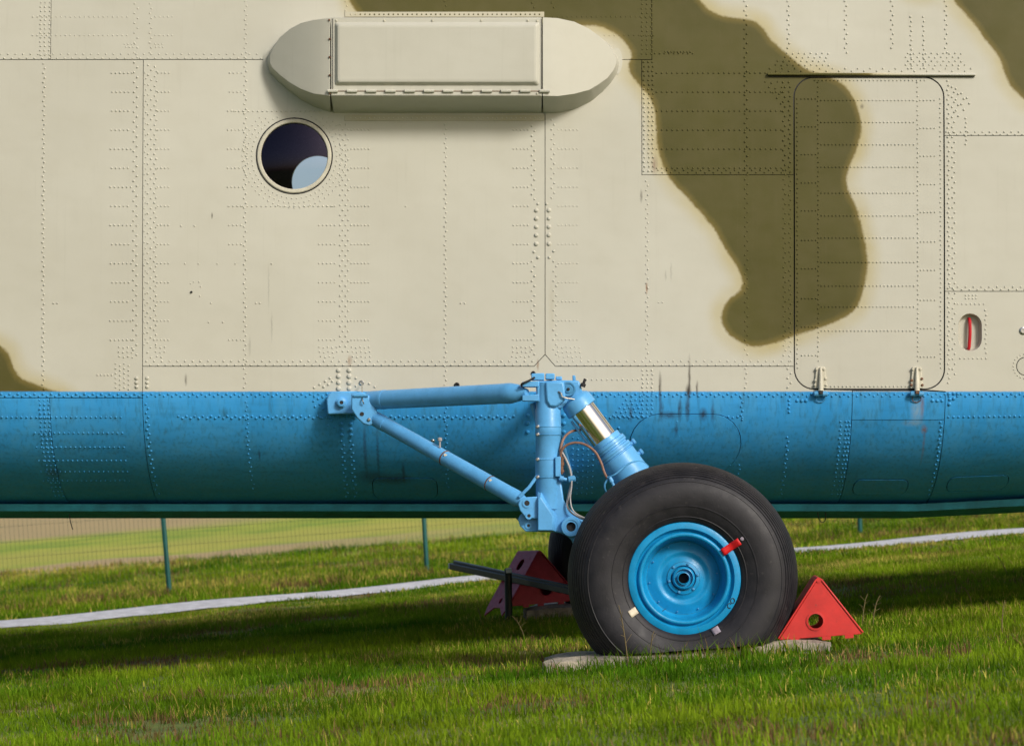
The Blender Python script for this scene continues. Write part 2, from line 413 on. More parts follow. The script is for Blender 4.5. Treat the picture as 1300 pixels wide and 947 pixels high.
# recess with the red handle
bm = bmesh.new(); ra = [S(u, v)[0] for u, v in stad]; rb = [S(1231.5 + (u - 1231.5) * .86, 422 + (v - 422) * .9, -.045)[0] for u, v in stad]
va = [bm.verts.new(p) for p in ra]; vb = [bm.verts.new(p) for p in rb]; n_ = len(va)
for k in range(n_): bm.faces.new((va[k], va[(k + 1) % n_], vb[(k + 1) % n_], vb[k]))
bm.faces.new(vb); lay = bm.verts.layers.float.new('camo')
for v in bm.verts: v[lay] = 60
rec = obj('handle_recess', bm, SKIN, heli)
M_red = paint('red_enamel', (.50, .012, .02), .35, dirt=.2)
bm = bmesh.new(); tube(bm, curve_pts([S(1231.2, 404, -.04)[0], S(1231.6, 407, -.022)[0], S(1231.9, 418, -.016)[0], S(1231.5, 431, -.016)[0], S(1230.8, 441, -.022)[0], S(1230.6, 443, -.04)[0]], 5), .0105, 10)
obj('handle', bm, M_red, rec)

# ------------------------------------------------------------------ the side door
door = panel('side_door', rrect(DL, DT, DR, DB, RR, 10), [], SKIN, heli, gap=1.35, off=-.001, thick=.02)
M_black = N('black_rubber_and_shade').fin((.012, .011, .011), .7)
bm = bmesh.new()
pts = rrect(DL, DT, DR, DB, RR, 10); pp = [S(u, v, -.011)[0] for u, v in pts]; tube(bm, pp + [pp[0]], .0075, 6, False)
obj('door_seal', bm, M_black, door)
M_metal = N('bare_steel').fin((.55, .54, .52), .35, 1.0)
M_rust = paint('rusty_steel', (.16, .08, .045), .7, dirt=.5)
M_beige = paint('beige_enamel', (.50, .475, .38), .42, dirt=.12)
M_bluep = paint('gear_blue', (.105, .37, .70), .36, var=.06, dirt=.12, bumpd=.0004)
M_blued = paint('fitting_blue', (.07, .28, .52), .45, dirt=.2)
for hx, rusty in ((1041.5, 0), (1163.5, 1)):
    bm = bmesh.new()
    q = [S(hx + a, b, .014)[0] for a, b in ((-8, 493), (8, 493), (5.5, 466), (-5.5, 466))]
    q0 = [S(hx + a, b, -.004)[0] for a, b in ((-8, 493), (8, 493), (5.5, 466), (-5.5, 466))]
    vs = [bm.verts.new(p) for p in q]; vt = [bm.verts.new(p) for p in q0]; bm.faces.new(vs)
    for k in range(4): bm.faces.new((vs[k], vs[(k + 1) % 4], vt[(k + 1) % 4], vt[k]))
    hg = obj('hinge', bm, M_beige, door, bevel=.003)
    bm = bmesh.new(); tube(bm, [S(hx, 467, .018)[0], S(hx, 480, .026)[0], S(hx, 497, .034)[0]], [.009, .013, .017], 12); obj('hinge_arm', bm, M_beige, hg)
    bm = bmesh.new()
    a, b = S(hx - 9, 500, .026)[0], S(hx + 9, 500, .026)[0]
    axis_steps(a, b, [(0, .012), (.004, .017), (.03, .019), (.034, .014), (.052, .014), (.056, .019), (.082, .017), (.088, .011)], 14, bm)
    obj('hinge_knuckle', bm, M_blued if not rusty else M_blued, hg)
    bm = bmesh.new(); box(bm, S(hx, 498, .047)[0], (.022, .014, .02)); obj('hinge_pin', bm, M_rust if rusty else M_black, hg)
    bm = bmesh.new(); tube(bm, curve_pts([S(hx - 5, 503, .02)[0], S(hx - 5.5, 508, .012)[0], S(hx, 510.5, .008)[0], S(hx + 5, 508, .012)[0], S(hx + 5, 503, .02)[0]], 4), .0028, 6)
    obj('hinge_loop', bm, M_rust if rusty else M_blued, hg)
    for du, dv in ((-5, 469), (4.4, 469), (-6.5, 483), (6.4, 481), (-7, 489), (7, 489)):
        bm = bmesh.new(); axis_steps(S(hx + du, dv, .008)[0], S(hx + du, dv, .05)[0], [(0, .009), (.010, .009), (.0135, .005)], 8, bm)
        obj('bolt', bm, M_rust if rusty and dv > 475 else M_beige, hg)
# rain gutter above the door
bm = bmesh.new()
for a, b in ((0, 0),):
    sec = [(0, -2.6), (.020, -2.4), (.026, -.2), (.022, .6), (.016, .3), (0, .2)]
    r0 = [bm.verts.new(S(975, 95 + dv, o_)[0]) for o_, dv in sec]; r1 = [bm.verts.new(S(1239, 95.5 + dv, o_)[0]) for o_, dv in sec]
    for k in range(len(sec)): bm.faces.new((r0[k], r0[(k + 1) % 6], r1[(k + 1) % 6], r1[k]))
    bm.faces.new(r0); bm.faces.new(r1[::-1])
    lay = bm.verts.layers.float.new('camo')
    for v in bm.verts: v[lay] = float(camo_sd([(v.co.x * K + 650, 95)])[0]) if True else 0
obj('rain_gutter', bm, SKIN, heli)
bm = bmesh.new(); r0 = []
prism(bm, [(uv2x(976), v2z(96.4)), (uv2x(1238), v2z(96.9)), (uv2x(1238), v2z(97.7)), (uv2x(976), v2z(97.2))], S(0, 96, .006)[0].y, S(0, 96, -.004)[0].y)
obj('gutter_shade_strip', bm, M_black, heli)  # black strip painted in as the shadow line beneath the gutter

# ------------------------------------------------------------------ porthole
def ring_mesh(c, r0, r1, oa, ob, n=64, mirror=False):
    bm = bmesh.new(); R = []
    for rr, oo in ((r1, -.02), (r1, oa), (r1 - 1.0, ob), (r0 + .8, ob), (r0, oa), (r0, -.05)):
        ring_ = []
        for u, v in circle(*c, rr, n):
            p, _ = S(u, v, oo)
            if mirror: p.y = 2 * YC - p.y
            ring_.append(bm.verts.new(p))
        R.append(ring_)
    for a, b in zip(R, R[1:]):
        for k in range(n): bm.faces.new((a[k], a[(k + 1) % n], b[(k + 1) % n], b[k]))
    return bm
g = N('porthole_glass'); t = g.t; t.nodes.remove(g.b)
tr = t.nodes.new('ShaderNodeBsdfTransparent'); tr.inputs[0].default_value = (.94, .95, .98, 1)
gl = t.nodes.new('ShaderNodeBsdfGlossy'); gl.inputs['Roughness'].default_value = .03; gl.inputs[0].default_value = (.70, .62, .95, 1)
fr = t.nodes.new('ShaderNodeFresnel'); fr.inputs[0].default_value = 1.5
mx = t.nodes.new('ShaderNodeMixShader'); t.links.new(fr.outputs[0], mx.inputs[0]); t.links.new(tr.outputs[0], mx.inputs[1]); t.links.new(gl.outputs[0], mx.inputs[2])
t.links.new(mx.outputs[0], g.out.inputs[0]); M_glass = g.m
def pane(c, r, mirror):
    bm = bmesh.new(); ctr = None; R = []
    for j in range(0, 7):
        rr = r * j / 6; oo = -.004 + .022 * (1 - (j / 6) ** 2)
        pts = [c] if j == 0 else circle(*c, rr, 48); ring_ = []
        for u, v in pts:
            p, _ = S(u, v, oo)
            if mirror: p.y = 2 * YC - p.y
            ring_.append(bm.verts.new(p))
        R.append(ring_)
    for k in range(48): bm.faces.new((R[0][0], R[1][k], R[1][(k + 1) % 48]))
    for a, b in zip(R[1:], R[2:]):
        for k in range(48): bm.faces.new((a[k], b[k], b[(k + 1) % 48], a[(k + 1) % 48]))
    return bm
bm = ring_mesh(port_c, 42.3, 47.3, .006, .010)
port = obj('porthole', bm, M_beige, heli); obj('window_pane', pane(port_c, 42.5, False), M_glass, port)
bm = bmesh.new(); tube(bm, [S(u, v, .001)[0] for u, v in circle(*port_c, 48, 64)] + [S(port_c[0] + 48, port_c[1], .001)[0]], .005, 6, False); obj('window_seal', bm, M_black, port)
bm = ring_mesh((far_u, far_v), FR, FR + 5, .006, .010, mirror=True)
port2 = obj('porthole', bm, M_beige, heli)
# ------------------------------------------------------------------ fairing box above the porthole
YB = YF - .26
def w_of(s): return 1 - .82 * s ** 1.25
caps_spec = {
 'L': [(419, 23, 122, 419, 27, 143), (398, 25.5, 119.5, 397, 29, 135.5), (382, 29.5, 113.5, 380, 33, 126), (368, 37, 105.5, 365, 40, 115), (355, 48, 95.5, 351, 50, 103), (346, 62, 87, 341, 64, 92), (342.5, 72, 80, 336.5, 73, 82)],
 'R': [(689, 22.5, 122, 690, 27, 144.5), (708, 23.5, 122.5, 710, 28.5, 144.3), (729, 28, 119.5, 732, 32.5, 139), (748, 37, 114.5, 752, 40, 129), (760, 46, 107.5, 766, 48, 117), (771, 55, 99.5, 777, 57, 105), (779, 67, 89.5, 785, 68, 93), (782.5, 76, 80.5, 788, 77, 82)]}
def sk(bm):
    lay = bm.verts.layers.float.new('camo')
    for v in bm.verts: v[lay] = 60
    return bm
bm = bmesh.new()
def fz(py): return (620 - py) * YB / F
def fx(px): return (px - 650) * YB / F
zb0 = S(0, 27)[0].z; zb1 = S(0, 144)[0].z
sec = [(YF + .06, zb0), (YB, fz(22.5)), (YB, fz(122)), (YF + .04, zb1)]
a = [bm.verts.new((fx(420), y, z)) for y, z in sec]; b = [bm.verts.new((fx(688), y, z)) for y, z in sec]
for k in range(4): bm.faces.new((a[k], a[(k + 1) % 4], b[(k + 1) % 4], b[k]))
bm.faces.new(a); bm.faces.new(b[::-1])
fair = obj('vent_fairing', sk(bm), SKIN, heli, bevel=.006)
for key, spec in caps_spec.items():
    bm = bmesh.new(); fr_, bt, tp = [], [], []
    xs = [s_[0] for s_ in spec]
    sub = []
    for i in range(len(spec) - 1):
        for k in range(3):
            t_ = k / 3; sub.append(tuple(spec[i][j] * (1 - t_) + spec[i + 1][j] * t_ for j in range(6)))
    sub.append(spec[-1])
    for (px, y0, y1, bx, b0, b1) in sub:
        s = abs(px - xs[0]) / abs(xs[-1] - xs[0]); Y = YF - .26 * w_of(s)
        fr_.append([bm.verts.new(P(px, y0 + (y1 - y0) * j / 8, Y)) for j in range(9)])
        bt.append(bm.verts.new(S(bx, b1, -.02)[0])); tp.append(bm.verts.new(S(bx, b0, -.03)[0]))
    for i in range(len(sub) - 1):
        for j in range(8): bm.faces.new((fr_[i][j], fr_[i + 1][j], fr_[i + 1][j + 1], fr_[i][j + 1]))
        bm.faces.new((fr_[i][8], fr_[i + 1][8], bt[i + 1], bt[i])); bm.faces.new((fr_[i][0], tp[i], tp[i + 1], fr_[i + 1][0]))
    for ends in (0, -1):
        bm.faces.new([tp[ends]] + fr_[ends] + [bt[ends]])
    obj('end_cap', sk(bm), SKIN, fair, bevel=.007, seg=3)
    # bolted flange at the tip
    cx = 341 if key == 'L' else 783
    sgn = -1 if key == 'L' else 1
    bm = bmesh.new(); pts = [S(cx + sgn * 7.5 * math.cos(q) , 77 + 17 * math.sin(q), .006)[0] for q in np.linspace(-1.35, 1.35, 13)] + [S(cx - sgn * 8, 77 + 15, .006)[0], S(cx - sgn * 8, 77 - 15, .006)[0]]
    vs = [bm.verts.new(p) for p in pts]; ws = [bm.verts.new(p + Vector((0, .008, 0))) for p in pts]; bm.faces.new(vs)
    for k in range(len(vs)): bm.faces.new((vs[k], vs[(k + 1) % len(vs)], ws[(k + 1) % len(vs)], ws[k]))
    obj('tip_flange', sk(bm), SKIN, fair)
# pressed cover
bm = bmesh.new()
R0 = rrect(425, 28.5, 685, 109, 3, 3); R1 = rrect(429, 33, 681, 105, 3, 3)
va = [bm.verts.new((fx(x), YB - .001, fz(y))) for x, y in R0]; vb = [bm.verts.new((fx(x), YB - .024, fz(y))) for x, y in R1]
vc = [bm.verts.new((fx(x), YB - .026, fz(y))) for x, y in inset(R1, 3)]; n_ = len(va)
for p, q in ((va, vb), (vb, vc)):
    for k in range(n_): bm.faces.new((p[k], p[(k + 1) % n_], q[(k + 1) % n_], q[k]))
bm.faces.new(vc)
obj('cover', sk(bm), SKIN, fair, smooth=False, bevel=.004)
bm = bmesh.new()
prism(bm, [(fx(420), fz(115.6)), (fx(688), fz(115.6)), (fx(688), fz(116.6)), (fx(420), fz(116.6))], YB - .002, YB + .01); obj('hinge_line', bm, M_rust, fair)
for i in range(12):
    x = 416 + i * 24.45; bm = bmesh.new()
    axis_steps((fx(x), YB - .006, fz(116)), (fx(x + 13), YB - .006, fz(116)), [(0, .0105), (fx(x + 13) - fx(x), .0105)], 8, bm); obj('hinge_knuckle', sk(bm), SKIN, fair)
for x in (422.5, 687.2):
    bm = bmesh.new(); prism(bm, [(fx(x - .45), fz(24)), (fx(x + .45), fz(24)), (fx(x + .45), fz(114)), (fx(x - .45), fz(114))], YB - .0015, YB + .01); obj('cover_seam', bm, M_black, fair)
for x, y in [(418, 26), (427, 26.5), (488, 26.5), (549, 26.5), (611, 26.5), (670, 26.5), (682, 27), (418.5, 50), (418.5, 73), (418.5, 96), (418.5, 119), (682, 119)]:
    bm = bmesh.new(); axis_steps((fx(x), YB, fz(y)), (fx(x), YB - 1, fz(y)), [(0, .007), (.004, .007), (.007, .003)], 8, bm); obj('screw', bm, M_rust if x < 419 else M_beige, fair)
for y0, y1 in ((13.8, 20.5), (146, 153.5)):
    bm = bmesh.new(); pl = [S(u, v, .007)[0] for u, v in ((437, y0), (691, y0), (691, y1), (437, y1))]; p0 = [S(u, v, -.004)[0] for u, v in ((437, y0), (691, y0), (691, y1), (437, y1))]
    vs = [bm.verts.new(p) for p in pl]; ws = [bm.verts.new(p) for p in p0]; bm.faces.new(vs)
    for k in range(4): bm.faces.new((vs[k], vs[(k + 1) % 4], ws[(k + 1) % 4], ws[k]))
    lay = bm.verts.layers.float.new('camo')
    for v in bm.verts: v[lay] = 12
    obj('mounting_strip', bm, SKIN, fair, bevel=.002)

# ------------------------------------------------------------------ rivets: too small to pick apart, one mesh of real domes
RV = []
def zig(x, y0, y1, step=6.2, amp=1.6, r=1.15):
    k = 0; y = y0
    while y <= y1: RV.append((x + (amp if k % 2 else -amp), y, r)); y += step; k += 1
def row(y, x0, x1, step=6.0, amp=0, r=1.0):
    k = 0; x = x0
    while x <= x1: RV.append((x, y + (amp if k % 2 else -amp), r)); x += step; k += 1
T = -60
for x in (50, 55.5, 61.5): zig(x, T, 71, 5.6, .3)
zig(55, 80, 496, 6, .9); zig(171.5, T, 455, 6.3, 2); zig(190, T, 70, 6.3, 1); zig(189.5, 82, 455, 6.3, 2); zig(184, 92, 440, 7.2, .8, .9); zig(197, 84, 440, 6.2, 1.2)
zig(311, T, 495, 6, 1.1); zig(433.5, 158, 452, 6.4, 1.6); zig(440.5, 158, 452, 6.4, 1.6); zig(439, T, 12, 6, 1); zig(565, T, 12, 6, 1); zig(565.5, 158, 495, 5.9, 1)
for x in (677, 702): zig(x, T, 12, 6.2, 1.4, 1.3)
zig(677, 160, 256, 6.2, 1.7, 1.25); zig(702, 152, 256, 6.2, 1.7, 1.25); zig(677, 332, 455, 6.2, 1.7, 1.25); zig(704.5, 332, 455, 6.2, 1.7, 1.25)
for y in (267, 277.5, 288, 298.5, 309.5): RV += [(681, y, 2.6), (697, y, 2.6)]
RV += [(678, 320, 1.8), (683, 327, 1.8), (703, 319, 1.8), (697.5, 327, 1.8), (683, 259, 1.6), (694, 259, 1.6)]
for x in (815.5, 821.5, 827.5): zig(x, T, 71, 5.8, .4)
for x in (818, 824, 829): zig(x, 78, 218, 5.8, .5)
zig(821.5, 230, 455, 5.9, 1.1); zig(947.5, T, 455, 6, 1.5); zig(1002, T, 64, 6, 1.1)
zig(996, 104, 455, 6.2, 1.2); zig(1003, 104, 465, 6, .9)
for x in (1075, 1134, 1202.5): zig(x, T, 70 if x != 1134 else 64, 6, 1.2)
for x in (1158, 1174): zig(x, 20, 90, 6, .6)
zig(1204.5, 102, 490, 6, .8); zig(1211, 110, 480, 6.4, 1.4); zig(1227, 150, 188, 5.5, .5)
for k in range(3): zig(1216 + k * 7, 112 + k * 6, 150 - k * 9, 7, 1.5)
for y, a, b in ((20, 40, 165), (44, 40, 165)): row(y, a, b, 6); row(y, 196, 218, 5.4)
row(70.5, -20, 332, 4.8, 2.6, 1.1)
for y, a, b in ((55, 157, 172), (59, 159, 172), (55, 196, 207), (59, 197, 207)): row(y, a, b, 4.5)
for k in range(15):
    y = 92 + 24.25 * k
    if y > 436: break
    row(y, 141 + random.uniform(-1, 2), 167, 5.2); row(y, 200, 218, 4.6); row(y, 652, 672, 4.6) if y > 155 else 0
    if y < 135 or y > 255: row(y, 291, 307, 5) if random.random() < .5 else 0
    else: row(y, 289, 310, 4.8)
    if y > 155: row(y, 709, 734, 4.8); row(y, 446, 468, 4.4)
    if y > 255: row(y, 405, 428, 5)
    if y < 215: row(y, 834, 994, 6.6)
for x0, x1 in ((405, 428), (446, 470), (650, 674), (708, 738), (150, 170), (197, 210)):
    for y in (441, 447, 453): row(y, x0 + random.uniform(0, 3), x1, 5.5, .5)
row(20, 702, 832, 6.2); row(44, 768, 832, 6.2); row(67, 832, 885, 6); row(65, 845, 878, 4)
row(217.5, 836, 1004, 5.4, 1.6); row(461, 186, 676, 4.9, 2.5, 1.15); row(461, 708, 1004, 4.9, 2.5, 1.15)
row(169, 1202, 1330, 4.6, 1.7); row(366, 1206, 1330, 5, 1.7)
for y in (375, 379): row(y, 1226, 1242, 4.5)
row(386, 1216, 1252, 5.5); row(455, 1219, 1254, 5.5); zig(1251.5, 394, 450, 6, .6)
for k in range(22): a = k / 22 * 6.283; RV.append((1302 + 15.5 * math.cos(a), 465 + 15.5 * math.sin(a), .9))
for rr, n_ in ((54, 54), (60, 58), (66, 60)):
    for k in range(n_):
        a = 2 * math.pi * (k + (.5 if rr == 60 else 0)) / n_; u, v = port_c[0] + rr * math.cos(a), port_c[1] + rr * math.sin(a)
        if v > 148: RV.append((u, v, .9))
row(141, 297, 410, 6); row(262, 290, 425, 6)
# around and on the door
for k in range(4): row(67 + k * 5, 1000 - k * 6 + (k % 2) * 3.5, 1054, 7.5, .4); row(67 + k * 5, 1154 - (k % 2) * 3, 1222 + k * 2, 7.5, .4)
row(88, 978, 1240, 8, 1.6)
for k in range(6): row(104 + k * 7, 972 + k * 5, 994, 8, .8)
for y in (127, 155, 183.5, 212, 245, 274, 302, 333, 363, 389.5, 420): row(y, 1043, 1162, 4.7, 0, .85)
for y in (125, 160.5, 196, 232, 267.5, 305, 341, 379, 415, 451): row(y, 1018, 1036, 4.5, 0, .85); row(y + 2, 1169, 1188, 4.5, 0, .85)
zig(1039, 104, 462, 6, .3, .85); zig(1165.5, 104, 462, 6, .3, .85); zig(1194.5, 125, 470, 6, .3, .85); zig(1012.5, 125, 470, 6, .3, .85); row(490.5, 1055, 1152, 5, 0, .85); row(101.5, 1035, 1175, 5, 0, .85)
# blue belly
row(501.5, -30, 1335, 5.3, 1.4, 1.45); row(529.5, -30, 153, 6.3, 0, 1.1); row(529.5, 226, 655, 5.2, 1.2, 1.45); row(529.5, 1205, 1335, 6.5, 0, 1.3)
for y in (549.5, 567.5, 584.5, 598.5, 610): row(y, 42, 158, 6.2, 0, .95)
for x in (50.5, 56, 61.5): zig(x, 508, 630, 5.5, .4, 1.15)
zig(186.5, 513, 630, 5.4, 1.4, 1.4); zig(313, 510, 625, 5.5, 1, 1.1); zig(433.5, 560, 630, 5, 1.5, 1.4); zig(445, 560, 630, 5, 1.5, 1.4); zig(566, 512, 628, 5.6, 1, 1.1)
for y in (538, 545, 552): RV += [(433, y, 2.4), (445, y, 2.4)]
for y in (470, 477.5, 485.5, 493): RV += [(430, y, 2.9), (443.5, y, 2.9)]
for x, y in ((419, 480), (413, 484), (406, 488), (399, 492), (417, 488), (411, 491), (422, 484), (452, 480), (452, 490), (469, 487), (476, 491), (398, 509), (404, 506), (410, 504), (400, 516), (406, 513), (410, 519), (420, 534), (416, 540), (424, 542), (406, 530), (414, 530)): RV.append((x, y, 1.5))
for y in (480, 485.5, 491): RV += [(173.5, y, 2.2), (187, y, 2.2)]
for y in range(463, 496, 6): row(y, 147, 168, 5.5, 1.2)
row(476, 124, 142, 4.5)
for x in (816, 822, 828): zig(x, 470, 532, 5.4, .5, 1.2)
row(482, 745, 812, 6.5); row(529.5, 745, 945, 6, .6, 1.3)
for k in range(5): row(508 + k * 5, 795 - k * 4, 815, 6, .5, 1.25)
zig(942, 505, 535, 5.5, .8, 1.3); zig(947, 468, 495, 6, .8, 1.15); zig(1002, 508, 527, 5, .3, 1.5); zig(1002, 555, 628, 5.5, 1, 1.2); zig(943, 590, 628, 5.5, .8, 1.1)
for x in (1068.5, 1075.5, 1082 - 2.5): zig(x, 535, 628, 5.4, .7, 1.2)
zig(1196, 536, 628, 5.4, .9, 1.25); zig(1002, 468, 492, 6, 2, 1.2)
for x in (1012, 1018, 1023.5, 1184, 1190, 1196): RV.append((x, 508.5, 2.0))
for x, y in ((1205, 500), (1211, 499.5), (1216, 500), (1206, 507), (1211, 506), (1205.5, 513)): RV.append((x, y, 2.0))
for x, y in ((786, 543), (786, 560), (824, 553), (863, 553), (900, 553), (925, 543), (930, 590), (860, 535)): RV.append((x, y, 1.5))
for y in range(556, 628, 7): row(y, 728, 760, 6.5, .5, 1.1)
for x in (670, 716):
    for y in (527, 537, 548): RV.append((x, y, 2.6))
for x, y in ((242, 360), (243, 372), (255, 364), (254, 376), (268, 385), (246, 358), (253, 358)): RV.append((x, y, .9))
for u, v in ((283, 409), (265, 409), (247, 287), (230, 287), (235, 335), (252, 335), (276, 335), (299, 335), (345, 335), (330, 385), (325, 385), (585, 385), (590, 385), (515, 262), (836, 384), (841, 384), (68, 385), (73, 385)): RV.append((u, v, 1.0))
RV += [(u, v, .9) for u in np.arange(445, 690, 6) for v in (17.2, 149.8)]
def rivet_mesh():
    keep = []
    for u, v, r in RV:
        if math.hypot(u - port_c[0], v - port_c[1]) < 50.5: continue
        if 413 < u < 692 and 20 < v < 146: continue
        if 335 < u < 790 and 22 < v < 140 and not ((u < 360 or u > 765) and (v < 45 or v > 110)): continue
        keep.append((u, v, r))
    seg = 8; V, Fc, sdl = [], [], []
    sda = camo_sd([(a, b) for a, b, _ in keep]); base = 0
    for i, (u, v, r) in enumerate(keep):
        r *= random.uniform(.92, 1.08); big = r > 2.1; r *= 1.0 if big else 1.18
        c, nn = S(u, v, .0012); rm = r / K * 1.02
        if 437 <= u <= 691 and (14 < v < 20 or 146 < v < 154): c = c + nn * .006
        ex = Vector((1, 0, 0)); ey = nn.cross(ex)
        prf = ((1, -.001), (.98, rm * .45), (.82, rm * .62), (0, rm * .66)) if big else ((1, -.001), (.82, rm * .44), (0, rm * .66))
        for q, hgt in prf[:-1]:
            for k in range(seg):
                a = 2 * math.pi * k / seg; V.append(c + ex * (math.cos(a) * rm * q) + ey * (math.sin(a) * rm * q) + nn * hgt)
        V.append(c + nn * prf[-1][1]); nr = len(prf) - 1
        for j in range(nr - 1):
            for k in range(seg): Fc.append((base + j * seg + k, base + j * seg + (k + 1) % seg, base + (j + 1) * seg + (k + 1) % seg, base + (j + 1) * seg + k))
        for k in range(seg): Fc.append((base + (nr - 1) * seg + k, base + (nr - 1) * seg + (k + 1) % seg, base + nr * seg))
        sdl += [sda[i]] * (nr * seg + 1); base += nr * seg + 1
    me = bpy.data.meshes.new('rivet_rows'); me.from_pydata([tuple(p - BASE) for p in V], [], Fc)
    at = me.attributes.new('camo', 'FLOAT', 'POINT'); at.data.foreach_set('value', np.array(sdl, np.float32))
    me.polygons.foreach_set('use_smooth', np.ones(len(me.polygons), bool))
    return me
tag(mobj('rivet_rows', rivet_mesh(), SKIN, hull), kind='stuff')
# small fittings on the skin
for u, v, r, m in ((580, 489, 3.6, M_black), (1299, 420, 5, M_metal), (549, 559, 2.5, M_metal), (677, 474, 3, M_black), (243, 371, 1.5, M_black), (459, 486, 3.2, M_metal)):
    bm = bmesh.new(); p, nn = S(u, v); axis_steps(p - nn * .01, p + nn, [(0, r / K), (.016, r / K), (.02, r / K * .7), (.020, r / K * .55), (.012, r / K * .5)], 16, bm); obj('drain_fitting', bm, m, heli)
for u in (90, 1043):
    bm = bmesh.new()
    if u == 90: pts = [P(88, 652, 19.8), P(89, 660, 19.8), P(91, 668, 19.8), P(92.5, 672, 19.8)]
    else: pts = [P(1038, 650, 19.8), P(1040, 659, 19.8), P(1044, 663, 19.8), P(1048, 659, 19.8), P(1048, 650, 19.8)]
    tube(bm, curve_pts(pts, 5), .003, 6); obj('drain_wire', bm, M_black, heli)

# ------------------------------------------------------------------ landing gear
M_tyre_n = N('tyre_rubber'); _a = M_tyre_n.noise(14, 5); _f = M_tyre_n.noise(90, 3)
_c = M_tyre_n.mix(M_tyre_n.rng(_a, .35, .7), (.008, .0075, .0105), (.016, .0148, .0185))
_c = M_tyre_n.mix(M_tyre_n.math('MULTIPLY', M_tyre_n.rng(M_tyre_n.noise(30, 5), .62, .8), .4), _c, (.10, .09, .085))
M_tyre = M_tyre_n.fin(_c, **{'Specular IOR Level': .4}, rough=M_tyre_n.rng(_a, .3, .7, .50, .66), normal=M_tyre_n.bump(_f, .0012, .5))
M_rim = paint('rim_blue', (.006, .25, .52), .36, var=.1, dirt=.15, scale=14, chips=.0)
M_chrome = N('chrome_piston'); M_chrome = M_chrome.fin((.78, .76, .73), .08, 1.0)
M_hose = paint('braided_hose', (.24, .13, .09), .5, scale=60)
M_pipe = paint('steel_pipe', (.35, .33, .33), .4)
M_cream = paint('cream_mark', (.62, .55, .42), .6, dirt=.3, scale=40)
M_redm = paint('red_mark', (.60, .012, .015), .45, dirt=.15, scale=40)
M_greym = paint('grey_mark', (.30, .26, .32), .6, dirt=.3, scale=60)

